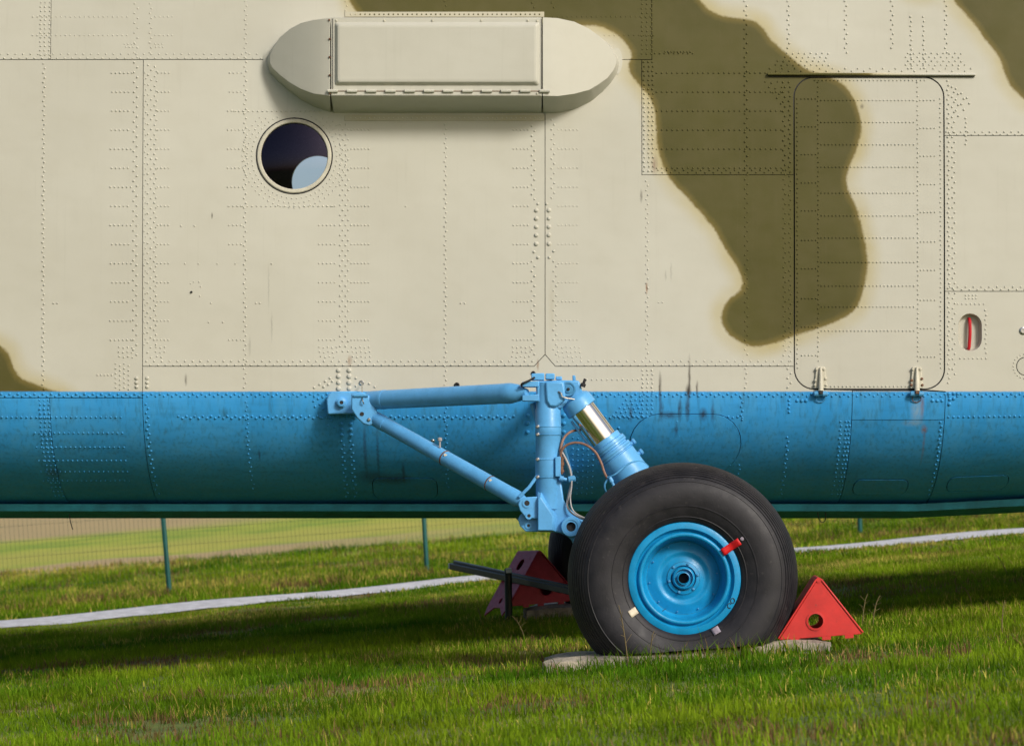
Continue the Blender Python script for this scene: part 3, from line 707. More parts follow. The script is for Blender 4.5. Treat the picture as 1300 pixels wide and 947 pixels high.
TYRE = ((.314, -.160), (.327, -.192), (.36, -.212), (.40, -.227), (.45, -.237), (.50, -.236), (.54, -.225), (.575, -.204), (.605, -.172), (.632, -.128), (.652, -.072), (.661, -.03), (.664, 0))
def gear(mir):
    fy = (lambda Y: 2 * YC - Y) if mir else (lambda Y: Y)
    dx = -.03 if mir else 0
    def Q(px, py, Y): p = P(px, py, Y); return Vector((p.x + dx, fy(p.y), p.z))
    def QP(bm, pts, Y, h0, h1): return prism(bm, [(x + dx, z) for x, z in pxpoly(pts, Y)], fy(Y + h0), fy(Y + h1))
    G = 18.0; g = G / F
    # vertical strut is the part that carries the rest
    bm = bmesh.new()
    axis_steps(Q(696, 486, G), Q(696, 640, G), [(0, 15.5 * g), (33 * g, 15.5 * g), (34 * g, 16.2 * g), (54 * g, 16.2 * g), (55 * g, 16.6 * g), (65 * g, 16.6 * g), (66 * g, 16 * g), (96 * g, 16 * g), (97 * g, 16.8 * g), (119 * g, 16.8 * g), (121 * g, 16 * g), (160 * g, 15.5 * g)], 40, bm)
    root = obj('landing_gear', bm, M_bluep, heli)
    def part(name, bm, m=M_bluep, bevel=.004, par=None): return obj(name, bm, m, par or root, bevel=bevel)
    for y in (541.5, 551.5, 583, 605.5):
        bm = bmesh.new(); axis_steps(Q(696, y, G), Q(696, y + 3, G), [(0, 17.0 * g), (.9 * g, 17.0 * g)], 32, bm); part('strut_clamp', bm, M_blued, 0)
        bm = bmesh.new(); axis_steps(Q(682.5, y, G - .045), Q(682.5, y, G - .09), [(0, .011), (.02, .011), (.024, .006)], 10, bm); part('clamp_screw', bm, M_metal, 0)
    # top casting
    bm = bmesh.new(); QP(bm, [(681, 484), (712, 483), (735, 483.5), (738, 492), (739, 498), (726, 508), (712, 519), (694, 519), (690, 512), (681, 511)], G, -.05, .10); part('top_casting', bm, bevel=.010)
    bm = bmesh.new(); QP(bm, [(692, 485), (716, 485), (718, 508), (706, 517), (697, 517), (693, 509)], G, -.088, -.04); part('casting_web', bm, bevel=.012)
    for (y0, y1) in ((485, 491.5), (502, 509.5)):
        bm = bmesh.new(); QP(bm, [(663, y0), (684, y0 - 1), (684, y1), (663, y1)], G, -.055, .06); part('fork_lug', bm)
    bm = bmesh.new(); axis_steps(Q(721.5, 494, G - .03), Q(721.5, 494, G - .2), [(0, 9.6 * g), (.034, 9.6 * g), (.040, 8.8 * g), (.040, 7.4 * g), (.036, 7.2 * g), (.036, 5 * g), (.043, 4.6 * g)], 30, bm); part('pivot_cap', bm, M_blued, 0)
    bm = bmesh.new(); axis_steps(Q(721.5, 494, G - .06), Q(721.5, 494, G - .2), [(0, 2 * g), (.02, 2 * g), (.024, 1.2 * g)], 8, bm); part('pivot_bolt', bm, M_black, 0)
    for pts, hh in (([(674.5, 474.5), (691, 474), (691, 483), (674.5, 483)], .05), ([(692.5, 474.5), (704, 474.5), (704, 482), (692.5, 482)], .06), ([(705.5, 478), (713.5, 478), (713.5, 482.5), (705.5, 482.5)], .03), ([(726.5, 476.5), (730.5, 476.5), (731, 483.5), (727, 483.5)], .02)):
        bm = bmesh.new(); QP(bm, pts, G, -hh, hh); part('top_lug', bm, bevel=.005)
    bm = bmesh.new(); tube(bm, curve_pts([Q(679, 479, G - .06), Q(672, 483, G - .065), Q(665, 486, G - .07), Q(662, 488, G - .06), Q(663, 491, G - .05)], 4), .006, 8); part('lock_pin', bm, M_black, 0)
    bm = bmesh.new(); tube(bm, curve_pts([Q(709, 497, G - .09), Q(712.5, 499.5, G - .1), Q(713.5, 503, G - .1), Q(718, 505, G - .1), Q(724, 506, G - .09), Q(730, 507, G - .08)], 4), .005, 8); part('lock_wire', bm, M_metal, 0)
    bm = bmesh.new(); axis_steps(Q(739.5, 491, G - .05), Q(741.5, 485, G - .05), [(0, .016), (.02, .016), (.022, .009), (.05, .008)], 10, bm); part('grease_nipple', bm, M_black, 0)
    # lower casting with the lever pivot
    bm = bmesh.new(); QP(bm, [(682, 624), (688, 622), (712, 608), (715.5, 634), (722, 645), (742.5, 662), (737, 680), (730.5, 691), (718, 678), (706, 675.5), (682, 675)], G, -.05, .085); part('lower_casting', bm, bevel=.010)
    bm = bmesh.new()     # faceted forward block
    A = [Q(682, 627, G - .05), Q(688, 623, G - .05), Q(707, 654, G - .05), Q(706, 675, G - .05), Q(682, 675, G - .05)]
    B_ = [Q(683, 634, G - .10), Q(686, 631, G - .10), Q(702, 655, G - .10), Q(701.5, 673, G - .10), Q(683, 673, G - .10)]
    va = [bm.verts.new(p) for p in A]; vb = [bm.verts.new(p) for p in B_]; bm.faces.new(vb)
    for k in range(5): bm.faces.new((va[k], va[(k + 1) % 5], vb[(k + 1) % 5], vb[k]))
    part('casting_block', bm, bevel=.004)
    bm = bmesh.new(); c = (725, 668.5)
    prf = [(0, 13 * g), (.055, 13 * g), (.062, 12 * g), (.062, 8.8 * g), (.057, 8.4 * g), (.057, 6 * g), (-.02, 5.8 * g)]
    axis_steps(Q(*c, G - .03), Q(*c, G - .5), prf, 32, bm); part('pivot_lug', bm, bevel=0)
    bm = bmesh.new(); axis_steps(Q(*c, G - .03), Q(*c, G - .5), [(0, 5.9 * g), (.033, 5.9 * g)], 24, bm); part('pivot_bore', bm, M_black, 0)
    # clevis towards the diagonal brace
    for y0, h0 in ((0, -.07), (19.5, -.02)):
        bm = bmesh.new(); QP(bm, [(684, 630 + y0), (666, 631 + y0), (660, 634 + y0), (657.5, 640 + y0), (660, 648 + y0), (667, 657 + y0 * .9), (684, 658.5 + y0 * .85)], G, h0, h0 + .045); part('clevis', bm, bevel=.006)
    for px, py, r, h0 in ((669, 638.5, 3.4, -.073), (671.5, 654.5, 2.2, -.073), (671, 667, 2, -.024)):
        bm = bmesh.new(); axis_steps(Q(px, py, G + h0), Q(px, py, G + h0 - 1), [(-.01, r * g), (.003, r * g)], 16, bm); part('clevis_bore', bm, M_black, 0)
        bm = bmesh.new(); axis_steps(Q(px, py, G + h0), Q(px, py, G + h0 - 1), [(-.01, (r + 2.4) * g), (.0025, (r + 2.4) * g)], 20, bm); part('clevis_boss', bm, M_bluep, 0)
    # braces
    a, b = Q(455, 509, YF - .16), Q(664, 498.5, G); L = (b - a).length
    bm = bmesh.new(); axis_steps(a, b, [(0, .03), (.04, .034), (.09, .052), (.12, .0575), (.20, .0578), (.2004, .0598), (.225, .0598), (.2254, .0580), (L - .13, .0605), (L - .1296, .062), (L - .10, .062), (L - .03, .050), (L - .012, .036), (L + .03, .022)], 36, bm); part('upper_brace', bm, bevel=0)
    a2, b2 = Q(469, 527.5, YF - .22), Q(664, 637, G - .03); L = (b2 - a2).length
    bm = bmesh.new(); axis_steps(a2, b2, [(0, .03), (.03, .036), (.055, .0465), (.15, .0472), (.1505, .0445), (L - .14, .0475), (L - .05, .049), (L - .02, .04), (L + .01, .03)], 30, bm); dia = part('diagonal_brace', bm, bevel=0)
    for t_ in (.5, .79):
        p = a2.lerp(b2, t_); d = (b2 - a2).normalized()
        bm = bmesh.new(); axis_steps(p, p + d, [(0, .0472), (.002, .0485), (.008, .0485), (.010, .0472)], 24, bm); part('cable_clip', bm, M_rust, 0, dia)
        bm = bmesh.new(); box(bm, p + Vector((.01, -.05, .012)), (.03, .012, .016), Matrix.Rotation(.6, 4, 'Y')); part('clip_tag', bm, M_cream, .002, dia)
    p = a2.lerp(b2, .47) + Vector((0, -.02, .045)); bm = bmesh.new(); axis_steps(p, p + Vector((0, 0, 1)), [(0, .006), (.04, .006), (.042, .014), (.056, .014), (.062, .008)], 10, bm); part('filler_valve', bm, M_pipe, 0, dia)
    bm = bmesh.new(); tube(bm, [Q(682, 604, G - .05), Q(672, 618, G - .06), Q(659, 631, G - .06)], .010, 8); part('brace_stay', bm, bevel=0)
    bm = bmesh.new(); tube(bm, [Q(676, 512, G + .05), Q(682, 535, G + .05), Q(686, 560, G + .05)], [.018, .014, .012], 8); part('brace_stay', bm, bevel=0)
    # lateral stays back to the fuselage
    for p0, p1, r in (((698, 494, G + .05), (698, 505, YF + .1), .055), ((690, 655, G + .05), (690, 640, YF + .66), .05), ((704, 545, G + .05), (720, 600, YF + .3), .035)):
        bm = bmesh.new(); tube(bm, [Q(*p0), Q(*p1)], r, 18); part('lateral_stay', bm, bevel=0)
    # bracket on the fuselage
    bm = bmesh.new(); QP(bm, [(417, 526.5), (415.5, 508), (418, 501), (424, 497.5), (455, 497), (462, 499), (463, 520), (455, 525.5)], YF, -.085, .16); br = part('fuselage_bracket', bm, bevel=.008)
    bm = bmesh.new(); axis_steps(Q(433.5, 511, YF - .085), Q(433.5, 511, YF - 1), [(0, .034), (.012, .034), (.014, .026), (.030, .026), (.034, .02), (.034, .012), (.022, .011)], 16, bm); part('bracket_nut', bm, M_bluep, 0, br)
    bm = bmesh.new(); axis_steps(Q(433.5, 511, YF - .085), Q(433.5, 511, YF - 1), [(0, .0112), (.0315, .0112)], 12, bm); part('bracket_bore', bm, M_black, 0, br)
    bm = bmesh.new(); QP(bm, [(447, 500), (461, 498), (470, 503), (472, 512), (478, 519), (481, 529), (477, 537.5), (470, 541), (462, 538.5), (454, 531), (447, 520)], YF - .2, -.095, -.03); part('bracket_fork', bm, M_bluep, .008, br)
    bm = bmesh.new(); axis_steps(Q(459.5, 525.5, YF - .29), Q(459.5, 525.5, YF - 2), [(-.01, 2.8 * g), (.008, 2.8 * g)], 14, bm); part('fork_bore', bm, M_black, 0, br)
    bm = bmesh.new(); axis_steps(Q(468.5, 532.5, YF - .29), Q(468.5, 532.5, YF - 2), [(0, 2.4 * g), (.014, 2.2 * g), (.018, 1.2 * g)], 12, bm); part('fork_bolt', bm, M_metal, 0, br)
    bm = bmesh.new(); tube(bm, [Q(449, 502.5, YF - .30), Q(467, 502, YF - .30)], .009, 8); part('split_pin', bm, M_blued, 0, br)
    bm = bmesh.new(); tube(bm, curve_pts([Q(459.5, 487, YF - .03), Q(459.8, 497, YF - .2), Q(460, 507, YF - .31), Q(462, 513, YF - .31)], 4), .004, 6); part('earth_wire', bm, M_metal, 0, br)
    # oleo leg
    t0 = Q(733, 511.5, G); ax = (Q(769, 560, G) - Q(737, 517, G)).normalized(); PX = g
    def along(k): return t0 + ax * k
    bm = bmesh.new(); axis_steps(along(-10 * PX), along(1), [(0, 13 * PX), (5 * PX, 19 * PX), (8 * PX, 20.2 * PX), (18 * PX, 20.8 * PX), (20 * PX, 20.8 * PX), (21 * PX, 18 * PX)], 40, bm); ol = part('oleo_head', bm, bevel=0)
    bm = bmesh.new(); axis_steps(along(5 * PX), along(1), [(0, 16.8 * PX), (56 * PX, 16.8 * PX)], 48, bm); part('oleo_piston', bm, M_chrome, 0)
    s0 = 57
    bm = bmesh.new(); axis_steps(along(s0 * PX), along(5), [(0, 18 * PX), (0.3 * PX, 20.3 * PX), (7 * PX, 20.6 * PX), (8 * PX, 23.2 * PX), (15 * PX, 23.4 * PX), (16 * PX, 21.6 * PX), (18 * PX, 21.6 * PX), (18.6 * PX, 24.3 * PX), (25 * PX, 24.3 * PX), (26 * PX, 22.6 * PX), (27 * PX, 22.6 * PX), (28 * PX, 24.0 * PX), (75 * PX, 24.0 * PX), (120 * PX, 20 * PX)], 48, bm); part('oleo_cylinder', bm, bevel=0)
    perp = Vector((-ax.z, 0, ax.x)) * (1 if -ax.z > 0 else -1)
    for kk, rr in ((68, 23.6), (78, 24.4)):
        bm = bmesh.new(); axis_steps(along(kk * PX), along(5), [(0, 21 * PX), (.4 * PX, (rr + .5) * PX), (1.6 * PX, (rr + .5) * PX), (2 * PX, 21 * PX)], 40, bm); part('clamp_band', bm, M_blued, 0)
    for kk in (82, 98):
        p = along(kk * PX) + perp * 24 * PX; bm = bmesh.new(); axis_steps(p, p + perp, [(-.01, .013), (.012, .013), (.016, .018), (.028, .018), (.03, .01)], 10, bm); part('valve_stub', bm, bevel=0)
    bm = bmesh.new(); tube(bm, [along(14 * PX) - perp * 20 * PX + Vector((0, 0, 0)), along(64 * PX) - perp * 20.5 * PX], .0075, 8); part('oleo_rod', bm, bevel=0)
    # hoses
    def hose(pts, r, m=M_hose): bm = bmesh.new(); tube(bm, curve_pts([Q(*p) for p in pts], 8), r, 8); part('hose', bm, m, 0)
    hose([(713, 585, G - .06), (711.5, 572, G - .06), (716, 556, G - .03), (726, 547.5, G), (740, 545.5, G + .08)], .0075)
    hose([(713, 584, G - .06), (712, 575, G - .07), (718, 566, G - .08), (729, 562, G - .09), (742, 564, G - .1), (755, 573, G - .12), (763, 587, G - .13), (767, 599, G - .14), (772, 609, G - .14)], .0075, M_pipe if False else M_hose)
    hose([(713.5, 574, G - .05), (719, 584, G - .06), (724, 597, G - .06), (725.5, 611, G - .06), (722, 628, G - .06), (720, 641, G - .07), (725, 650, G - .08), (736, 657, G - .08), (744, 659.5, G - .08)], .0065, M_pipe)
    hose([(726, 607, G - .07), (725.5, 618, G - .08), (724, 632, G - .09), (726, 645, G - .1), (733, 653, G - .1), (746, 659, G - .09)], .0045, M_pipe)
    hose([(771, 606, G - .15), (781, 602, G - .16), (793, 592, G - .12), (803, 586.5, G - .1), (815, 586, G - .05), (823, 592, G)], .0055, M_blued)
    hose([(772, 608, G - .15), (768, 614, G - .15), (768, 621, G - .14), (771, 627, G - .1)], .006, M_blued)
    bm = bmesh.new(); axis_steps(Q(713.2, 580, G - .07), Q(712.4, 602, G - .07), [(0, .012), (.03, .012), (.031, .016), (.05, .016), (.051, .012), (.075, .012), (.076, .018), (.09, .018), (.091, .012), (.10, .012)], 12, bm); part('hose_coupling', bm, M_rust, 0)
    bm = bmesh.new(); axis_steps(Q(711, 607, G - .07), Q(720, 609, G - .07), [(0, .016), (.02, .017), (.021, .011), (.04, .010), (.041, .008)], 12, bm); part('pipe_elbow', bm, M_bluep, 0)
    bm = bmesh.new(); axis_steps(Q(721, 609, G - .06), Q(731, 607, G - .06), [(0, .012), (.004, .02), (.04, .02), (.046, .012)], 12, bm); part('hose_clip', bm, M_blued, 0)
    bm = bmesh.new(); axis_steps(Q(774, 606, G - .16), Q(780, 618, G - .16), [(0, .011), (.02, .014), (.03, .014), (.031, .009), (.055, .009), (.056, .013), (.075, .013)], 12, bm); part('brake_union', bm, M_bluep, 0)
    bm = bmesh.new(); QP(bm, [(704.5, 580), (711.5, 580), (711.5, 605), (704.5, 605)], G, -.09, -.03); part('pipe_bracket', bm, bevel=.004)
    # trailing lever and axle
    bm = bmesh.new(); QP(bm, [(718, 655), (742, 658), (880, 712), (892, 735), (870, 756), (846, 748), (727, 690)], G, -.04, .08); part('trailing_lever', bm, bevel=.012)
    cw = Vector((.985 + dx, fy(17.5), -.514))
    bm = bmesh.new(); axis_steps(cw, cw + Vector((0, fy(1) - fy(0), 0)), [(-.03, .07), (.5, .07), (.55, .09), (.62, .09)], 24, bm); part('axle', bm, bevel=0)
    # wheel
    yy = (fy(1) - fy(0))
    def lathe(bm, prof, seg=96, ground=False):
        rings = []
        for r, y in prof:
            ring_ = []
            for k in range(seg):
                a = 2 * math.pi * k / seg; x = cw.x + r * math.cos(a); z = cw.z + r * math.sin(a); yo = y
                if ground:
                    zg = (-H + SP * x) / CP + .07
                    sq = max(0, min(1, (zg + .28 - z) / .28)); yo = y * (1 + .10 * sq)
                    z = max(z, zg)
                ring_.append(bm.verts.new((x, cw.y + yo * yy, z)))
            rings.append(ring_)
        for p, q in zip(rings, rings[1:]):
            for k in range(seg): bm.faces.new((p[k], p[(k + 1) % seg], q[(k + 1) % seg], q[k]))
        return rings
    wheel = bpy.data.objects.new('wheel', None); COL.objects.link(wheel); wheel.parent = heli
    bm = bmesh.new(); prof_t = []
    angs = np.linspace(-100, 280, 191)
    gro = [34, 40, 46, 53, 61, 70, 80]; gro = gro + [180 - q for q in gro] + [90]
    half = curve_pts([Vector((r_, y_, 0)) for r_, y_ in TYRE], 10)
    grooves = (.578, .592, .605, .617, .628, .638, .6468, .654, .660); ridges = (.352, .415, .555)
    dense = [half[0]]
    for p, q in zip(half, half[1:]):
        nn = max(1, int((q - p).length / .0016))
        dense += [p.lerp(q, (k + 1) / nn) for k in range(nn)]
    for i, p in enumerate(dense):
        d_ = (dense[min(i + 1, len(dense) - 1)] - dense[max(i - 1, 0)]).normalized(); nx_ = Vector((-d_.y, d_.x, 0)) * -1
        if nx_.y > 0 and p.y < -.02: nx_ = -nx_
        dep = 0
        for g_ in grooves:
            w_ = .0017 if g_ < .645 else .0010
            if abs(p.x - g_) < w_: dep = -.0065
        for g_ in ridges:
            if abs(p.x - g_) < .003: dep = .0028
        prof_t.append((p.x + nx_.x * dep, p.y + nx_.y * dep))
    prof_t = prof_t + [(r_, -y_) for r_, y_ in prof_t[::-1][1:]]
    lathe(bm, prof_t, 128, True); obj('tyre', bm, M_tyre, wheel, ang=50)
    RB = -.165
    bm = bmesh.new()
    lathe(bm, [(.300, RB + .06), (.322, RB + .02), (.325, RB - .012), (.321, RB - .022), (.318, RB - .024), (.286, RB - .026), (.281, RB - .016), (.277, RB + .000), (.268, RB + .004), (.262, RB - .016), (.258, RB - .021), (.246, RB - .021), (.240, RB - .014), (.234, RB + .012), (.229, RB + .05), (.216, RB + .105), (.208, RB + .112)], 96)
    rim = obj('rim', bm, M_rim, wheel, ang=55)
    bm = bmesh.new()
    lathe(bm, [(.209, RB + 0.117), (.209, RB + 0.112), (.190, RB + 0.107), (.160, RB + 0.094), (.150, RB + 0.092), (.140, RB + 0.097), (.128, RB + 0.104), (.118, RB + 0.101), (.100, RB + 0.092), (.094, RB + 0.090), (.093, RB + 0.084), (.074, RB + 0.079), (.072, RB + 0.089), (.066, RB + 0.092), (.064, RB + 0.064), (.056, RB + 0.056), (.053, RB + 0.056), (.050, RB + 0.064), (.049, RB + 0.074), (.037, RB + 0.074), (.036, RB + 0.046), (.031, RB + 0.044), (.030, RB + 0.084), (.030, RB + 0.154)], 72)
    disc = obj('wheel_disc', bm, M_rim, rim, ang=50)
    bm = bmesh.new(); axis_steps(cw + Vector((0, (RB + .13) * yy, 0)), cw + Vector((0, 1 * yy, 0)), [(0, .0302), (.05, .0302)], 32, bm); obj('hub_bore', bm, M_black, rim)
    for r, y in ((.2105, RB + .1115), (.0935, RB + .0885), (.0728, RB + .083), (.0505, RB + .064)):
        bm = bmesh.new(); rr_ = lathe(bm, [(r - .0012, y - .0016), (r + .0012, y - .0016), (r + .0012, y + .003), (r - .0012, y + .003)], 72); obj('joint_ring', bm, M_black, rim)
    for k in range(6):
        a = math.radians(12 + 60 * k); c_ = cw + Vector((.084 * math.cos(a), (RB + .084) * yy, .084 * math.sin(a)))
        bm = bmesh.new(); axis_steps(c_, c_ + Vector((0, -yy, 0)), [(0, .008), (.009, .008), (.012, .005)], 8, bm); obj('wheel_bolt', bm, M_blued, rim)
    for k in range(10):
        a = math.radians(8 + 36 * k); c_ = cw + Vector((.196 * math.cos(a), (RB + .112) * yy, .196 * math.sin(a)))
        bm = bmesh.new(); axis_steps(c_, c_ + Vector((0, -yy, 0)), [(0, .005), (.012, .005), (.014, .003)], 6, bm); obj('rim_bolt', bm, M_blued, rim)
    def tyre_y(r):       # outer face depth of tyre or rim at radius r
        if r < .325: return RB - .025
        return float(np.interp(r, [t_[0] for t_ in TYRE], [t_[1] for t_ in TYRE]))
    def mark(name, a0, r0, r1, wdt, m, lift_=.009):
        bm = bmesh.new(); er = Vector((math.cos(a0), 0, math.sin(a0))); et = Vector((-math.sin(a0), 0, math.cos(a0))); rows = []
        for i in range(9):
            r = r0 + (r1 - r0) * i / 8; y = min(tyre_y(r), RB - .024 if r < .332 else 9) - lift_
            rows.append([bm.verts.new(cw + er * r + et * (wdt * k) + Vector((0, y * yy, 0))) for k in (-.5, -.17, .17, .5)])
        for p, q in zip(rows, rows[1:]):
            for k in range(3): bm.faces.new((p[k], p[k + 1], q[k + 1], q[k]))
        o = obj(name, bm, m, wheel)
        s_ = o.modifiers.new('thick', 'SOLIDIFY'); s_.thickness = .002; s_.offset = 0
    if not mir:
        mark('slip_mark', math.radians(34.5), .262, .378, .042, M_redm, .006)
        mark('balance_mark', math.radians(213), .326, .375, .042, M_cream)
        mark('balance_mark', math.radians(-59), .324, .362, .045, M_greym, .024)
        bm = bmesh.new(); axis_steps(cw + Vector((.398 * math.cos(.61), (tyre_y(.398) + .002), .398 * math.sin(.61))), cw + Vector((.398 * math.cos(.61), -3, .398 * math.sin(.61))), [(0, .011), (.004, .011), (.006, .005)], 10, bm); obj('balance_dot', bm, M_greym, wheel)
        # small dark chalk signs on the rim
        for (aa, r_) in ((-24.5, .302), (-31, .300)):
            a = math.radians(aa); c_ = cw + Vector((r_ * math.cos(a), (RB - .0275), r_ * math.sin(a))); bm = bmesh.new()
            tube(bm, [c_ + Vector((.0115 * math.cos(q), 0, .014 * math.sin(q))) for q in np.linspace(0 if aa > -30 else .7, 6.28 if aa > -30 else 5.4, 14)], .0022, 5); obj('rim_sign', bm, M_black, wheel)
        p0 = cw + Vector((-.10, RB + .09, -.175)); p1 = cw + Vector((-.215, RB - .03, -.245))
        bm = bmesh.new(); tube(bm, [p0, p1], .0018, 5); obj('valve_stem', bm, M_black, wheel)
    return root
gear(False); gear(True)

# ------------------------------------------------------------------ ground
def gz(x, y):
    z = 0.012 * (math.sin(x * 1.7 + y * .6) + math.sin(y * 1.1 - x * .5 + 1)) * min(1, max(0, (y - 19) / 6))
    if y > 45: t_ = y - 45; z += .03 * t_ * min(1, t_ / 8)
    return z if y < 260 else .03 * 215 + (y - 260) * .005
def on_ground(px, py):
    q = SP * (px - 650) + CP * (py - 620); Y = H * F / q; X = (px - 650) * Y / F; Z = (620 - py) * Y / F
    return Vector((CP * X + SP * Z, Y, 0))
PATH = [on_ground(x, y) for x, y in ((-420, 836), (0, 795.5), (330, 765), (560, 742.5), (1010, 700.5), (1300, 676.5), (1700, 640))]
PATH = [Vector((-60, PATH[0].y - 5, 0))] + PATH + [Vector((60, PATH[-1].y + 5, 0))]
def path_y(x):
    xs = [p.x for p in PATH]; ys = [p.y for p in PATH]; return float(np.interp(x, xs, ys))
gm = N('grass_soil'); xyz = gm.sep(gm.obj)
a = gm.noise(.55, 5); b = gm.noise(4.5, 5); c_ = gm.noise(30, 3)
col = gm.mix(gm.rng(b, .35, .65), (.05, .085, .012), (.13, .18, .02))
col = gm.mix(gm.rng(a, .46, .66), col, (.22, .20, .055))
col = gm.mix(gm.math('MULTIPLY', gm.rng(b, .58, .72), .7), col, (.12, .075, .04))
# field beyond the fence: dry tracks and mown strips
yy_ = gm.math('ADD', gm.math('SUBTRACT', xyz[1], gm.math('MULTIPLY', xyz[0], .28)), gm.math('MULTIPLY', gm.math('SUBTRACT', gm.noise(.35, 4), .5), 4.0))
fieldc = gm.mix(gm.rng(gm.noise(.8, 5), .35, .65), (.20, .31, .02), (.42, .43, .05))
bandd = lambda y0, y1, s: gm.math('MULTIPLY', gm.rng(yy_, y0 - s, y0 + s, smooth=True), gm.rng(yy_, y1 + s, y1 - s, smooth=True))
DRY = (.46, .32, .17); YEL = (.46, .41, .07)
fieldc = gm.mix(gm.math('MULTIPLY', bandd(58.5, 64, 2), .7), fieldc, YEL)
fieldc = gm.mix(gm.math('MULTIPLY', bandd(54.3, 57.6, .7), gm.rng(xyz[0], .5, -4.5, .12, .9)), fieldc, DRY)
fieldc = gm.mix(gm.math('MULTIPLY', bandd(72, 200, 3), gm.rng(xyz[0], -2.5, -8, .05, .85)), fieldc, DRY)
col = gm.mix(gm.rng(xyz[1], 47, 51), col, fieldc)
M_ground = gm.fin(col, .95, normal=gm.bump(c_, .02, .8))
def grid_mesh(name, xs, ys, mat, dz=0):
    V = [(x, y, gz(x, y) + dz) for y in ys for x in xs]; nx = len(xs)
    Fc = [(j * nx + i, j * nx + i + 1, (j + 1) * nx + i + 1, (j + 1) * nx + i) for j in range(len(ys) - 1) for i in range(nx - 1)]
    me = bpy.data.meshes.new(name); me.from_pydata(V, [], Fc); me.polygons.foreach_set('use_smooth', np.ones(len(me.polygons), bool)); return mobj(name, me, mat)
gx = list(np.concatenate([np.linspace(-900, -30, 12), np.linspace(-28, 28, 80), np.linspace(30, 900, 12)]))
gy = list(np.concatenate([np.linspace(-300, -4, 8), np.linspace(-2, 60, 110), np.linspace(62, 270, 60), np.linspace(290, 1500, 12)]))
tag(grid_mesh('ground', gx, gy, M_ground), kind='structure')
# gravel path
pm = N('pale_gravel'); pcol = pm.mix(pm.rng(pm.noise(9, 5), .35, .65), (.50, .49, .50), (.68, .67, .69)); pcol = pm.mix(pm.rng(pm.noise(2.2, 4), .62, .75), pcol, (.36, .34, .24))
M_path = pm.fin(pcol, .9, normal=pm.bump(pm.noise(60, 3), .01, .7))
bm = bmesh.new(); rows = []
for x in np.linspace(-40, 40, 420):
    y = path_y(x); wd = 1.05 + .004 * x + .14 * math.sin(x * 1.3) + .09 * math.sin(x * 3.7 + 1)
    rows.append([bm.verts.new((x, y + wd * k + (abs(k) == 1) * random.uniform(-.22, .22), gz(x, y + wd * k) + .05 * (1 - k * k) + .012)) for k in (-1, -.5, 0, .5, 1)])
for p, q in zip(rows, rows[1:]):
    for k in range(4): bm.faces.new((p[k], q[k], q[k + 1], p[k + 1]))
tag(obj('path', bm, M_path, shift=False), kind='structure')

# ------------------------------------------------------------------ concrete slabs under the wheels
cm = N('weathered_concrete'); cc = cm.mix(cm.rng(cm.noise(6, 5), .3, .7), (.17, .15, .13), (.52, .45, .34)); cc = cm.mix(cm.math('MULTIPLY', cm.rng(cm.noise(45, 4), .5, .7), .6), cc, (.09, .085, .08))
M_conc = cm.fin(cc, .92, normal=cm.bump(cm.noise(28, 5), .012, .9))
def slab(loc, sx, sy, sz, rz, seed, label, mat=M_conc):
    bm = bmesh.new(); bmesh.ops.create_grid(bm, x_segments=22, y_segments=12, size=.5)
    top = bm.verts[:]
    for v in top:
        x, y = v.co.x * sx, v.co.y * sy
        ed = min(sx / 2 - abs(x), sy / 2 - abs(y))
        nz = mnoise.noise(Vector((x * 6, y * 6, seed))); n2 = mnoise.noise(Vector((x * 2.3, y * 2.3, seed + 9)))
        if ed < .01: x *= 1 + .07 * n2 + .03 * nz; y *= 1 + .14 * n2 + .07 * nz
        v.co = Vector((x, y, sz + .017 * nz + .012 * n2 - (.016 if ed < .01 else 0)))
    r = bmesh.ops.extrude_edge_only(bm, edges=[e for e in bm.edges if len(e.link_faces) == 1])
    for v in r['geom']:
        if isinstance(v, bmesh.types.BMVert): v.co.z = -.06; v.co.x *= 1.02; v.co.y *= 1.02
    o = obj('concrete_slab', bm, mat, shift=False, ang=60); o.location = loc; o.rotation_euler = (0, 0, rz)
    return tag(o, label, 'slab', 'concrete slabs under the wheels')
def hw(p): q = ROT @ Vector(p); return Vector((q.x, q.y, q.z + H))
wc = hw((.985, 17.5, -.514)); wf = hw((.955, 24.5, -.514))
slab((wc.x - .02, 17.60, 0), 1.62, .66, .070, .03, 3, 'worn concrete slab sunk in the grass under the sunlit near wheel')
slab((wf.x - .02, 24.5, 0), 1.66, .92, .102, -.03, 8, 'shaded concrete slab under the far wheel and the maroon chock')

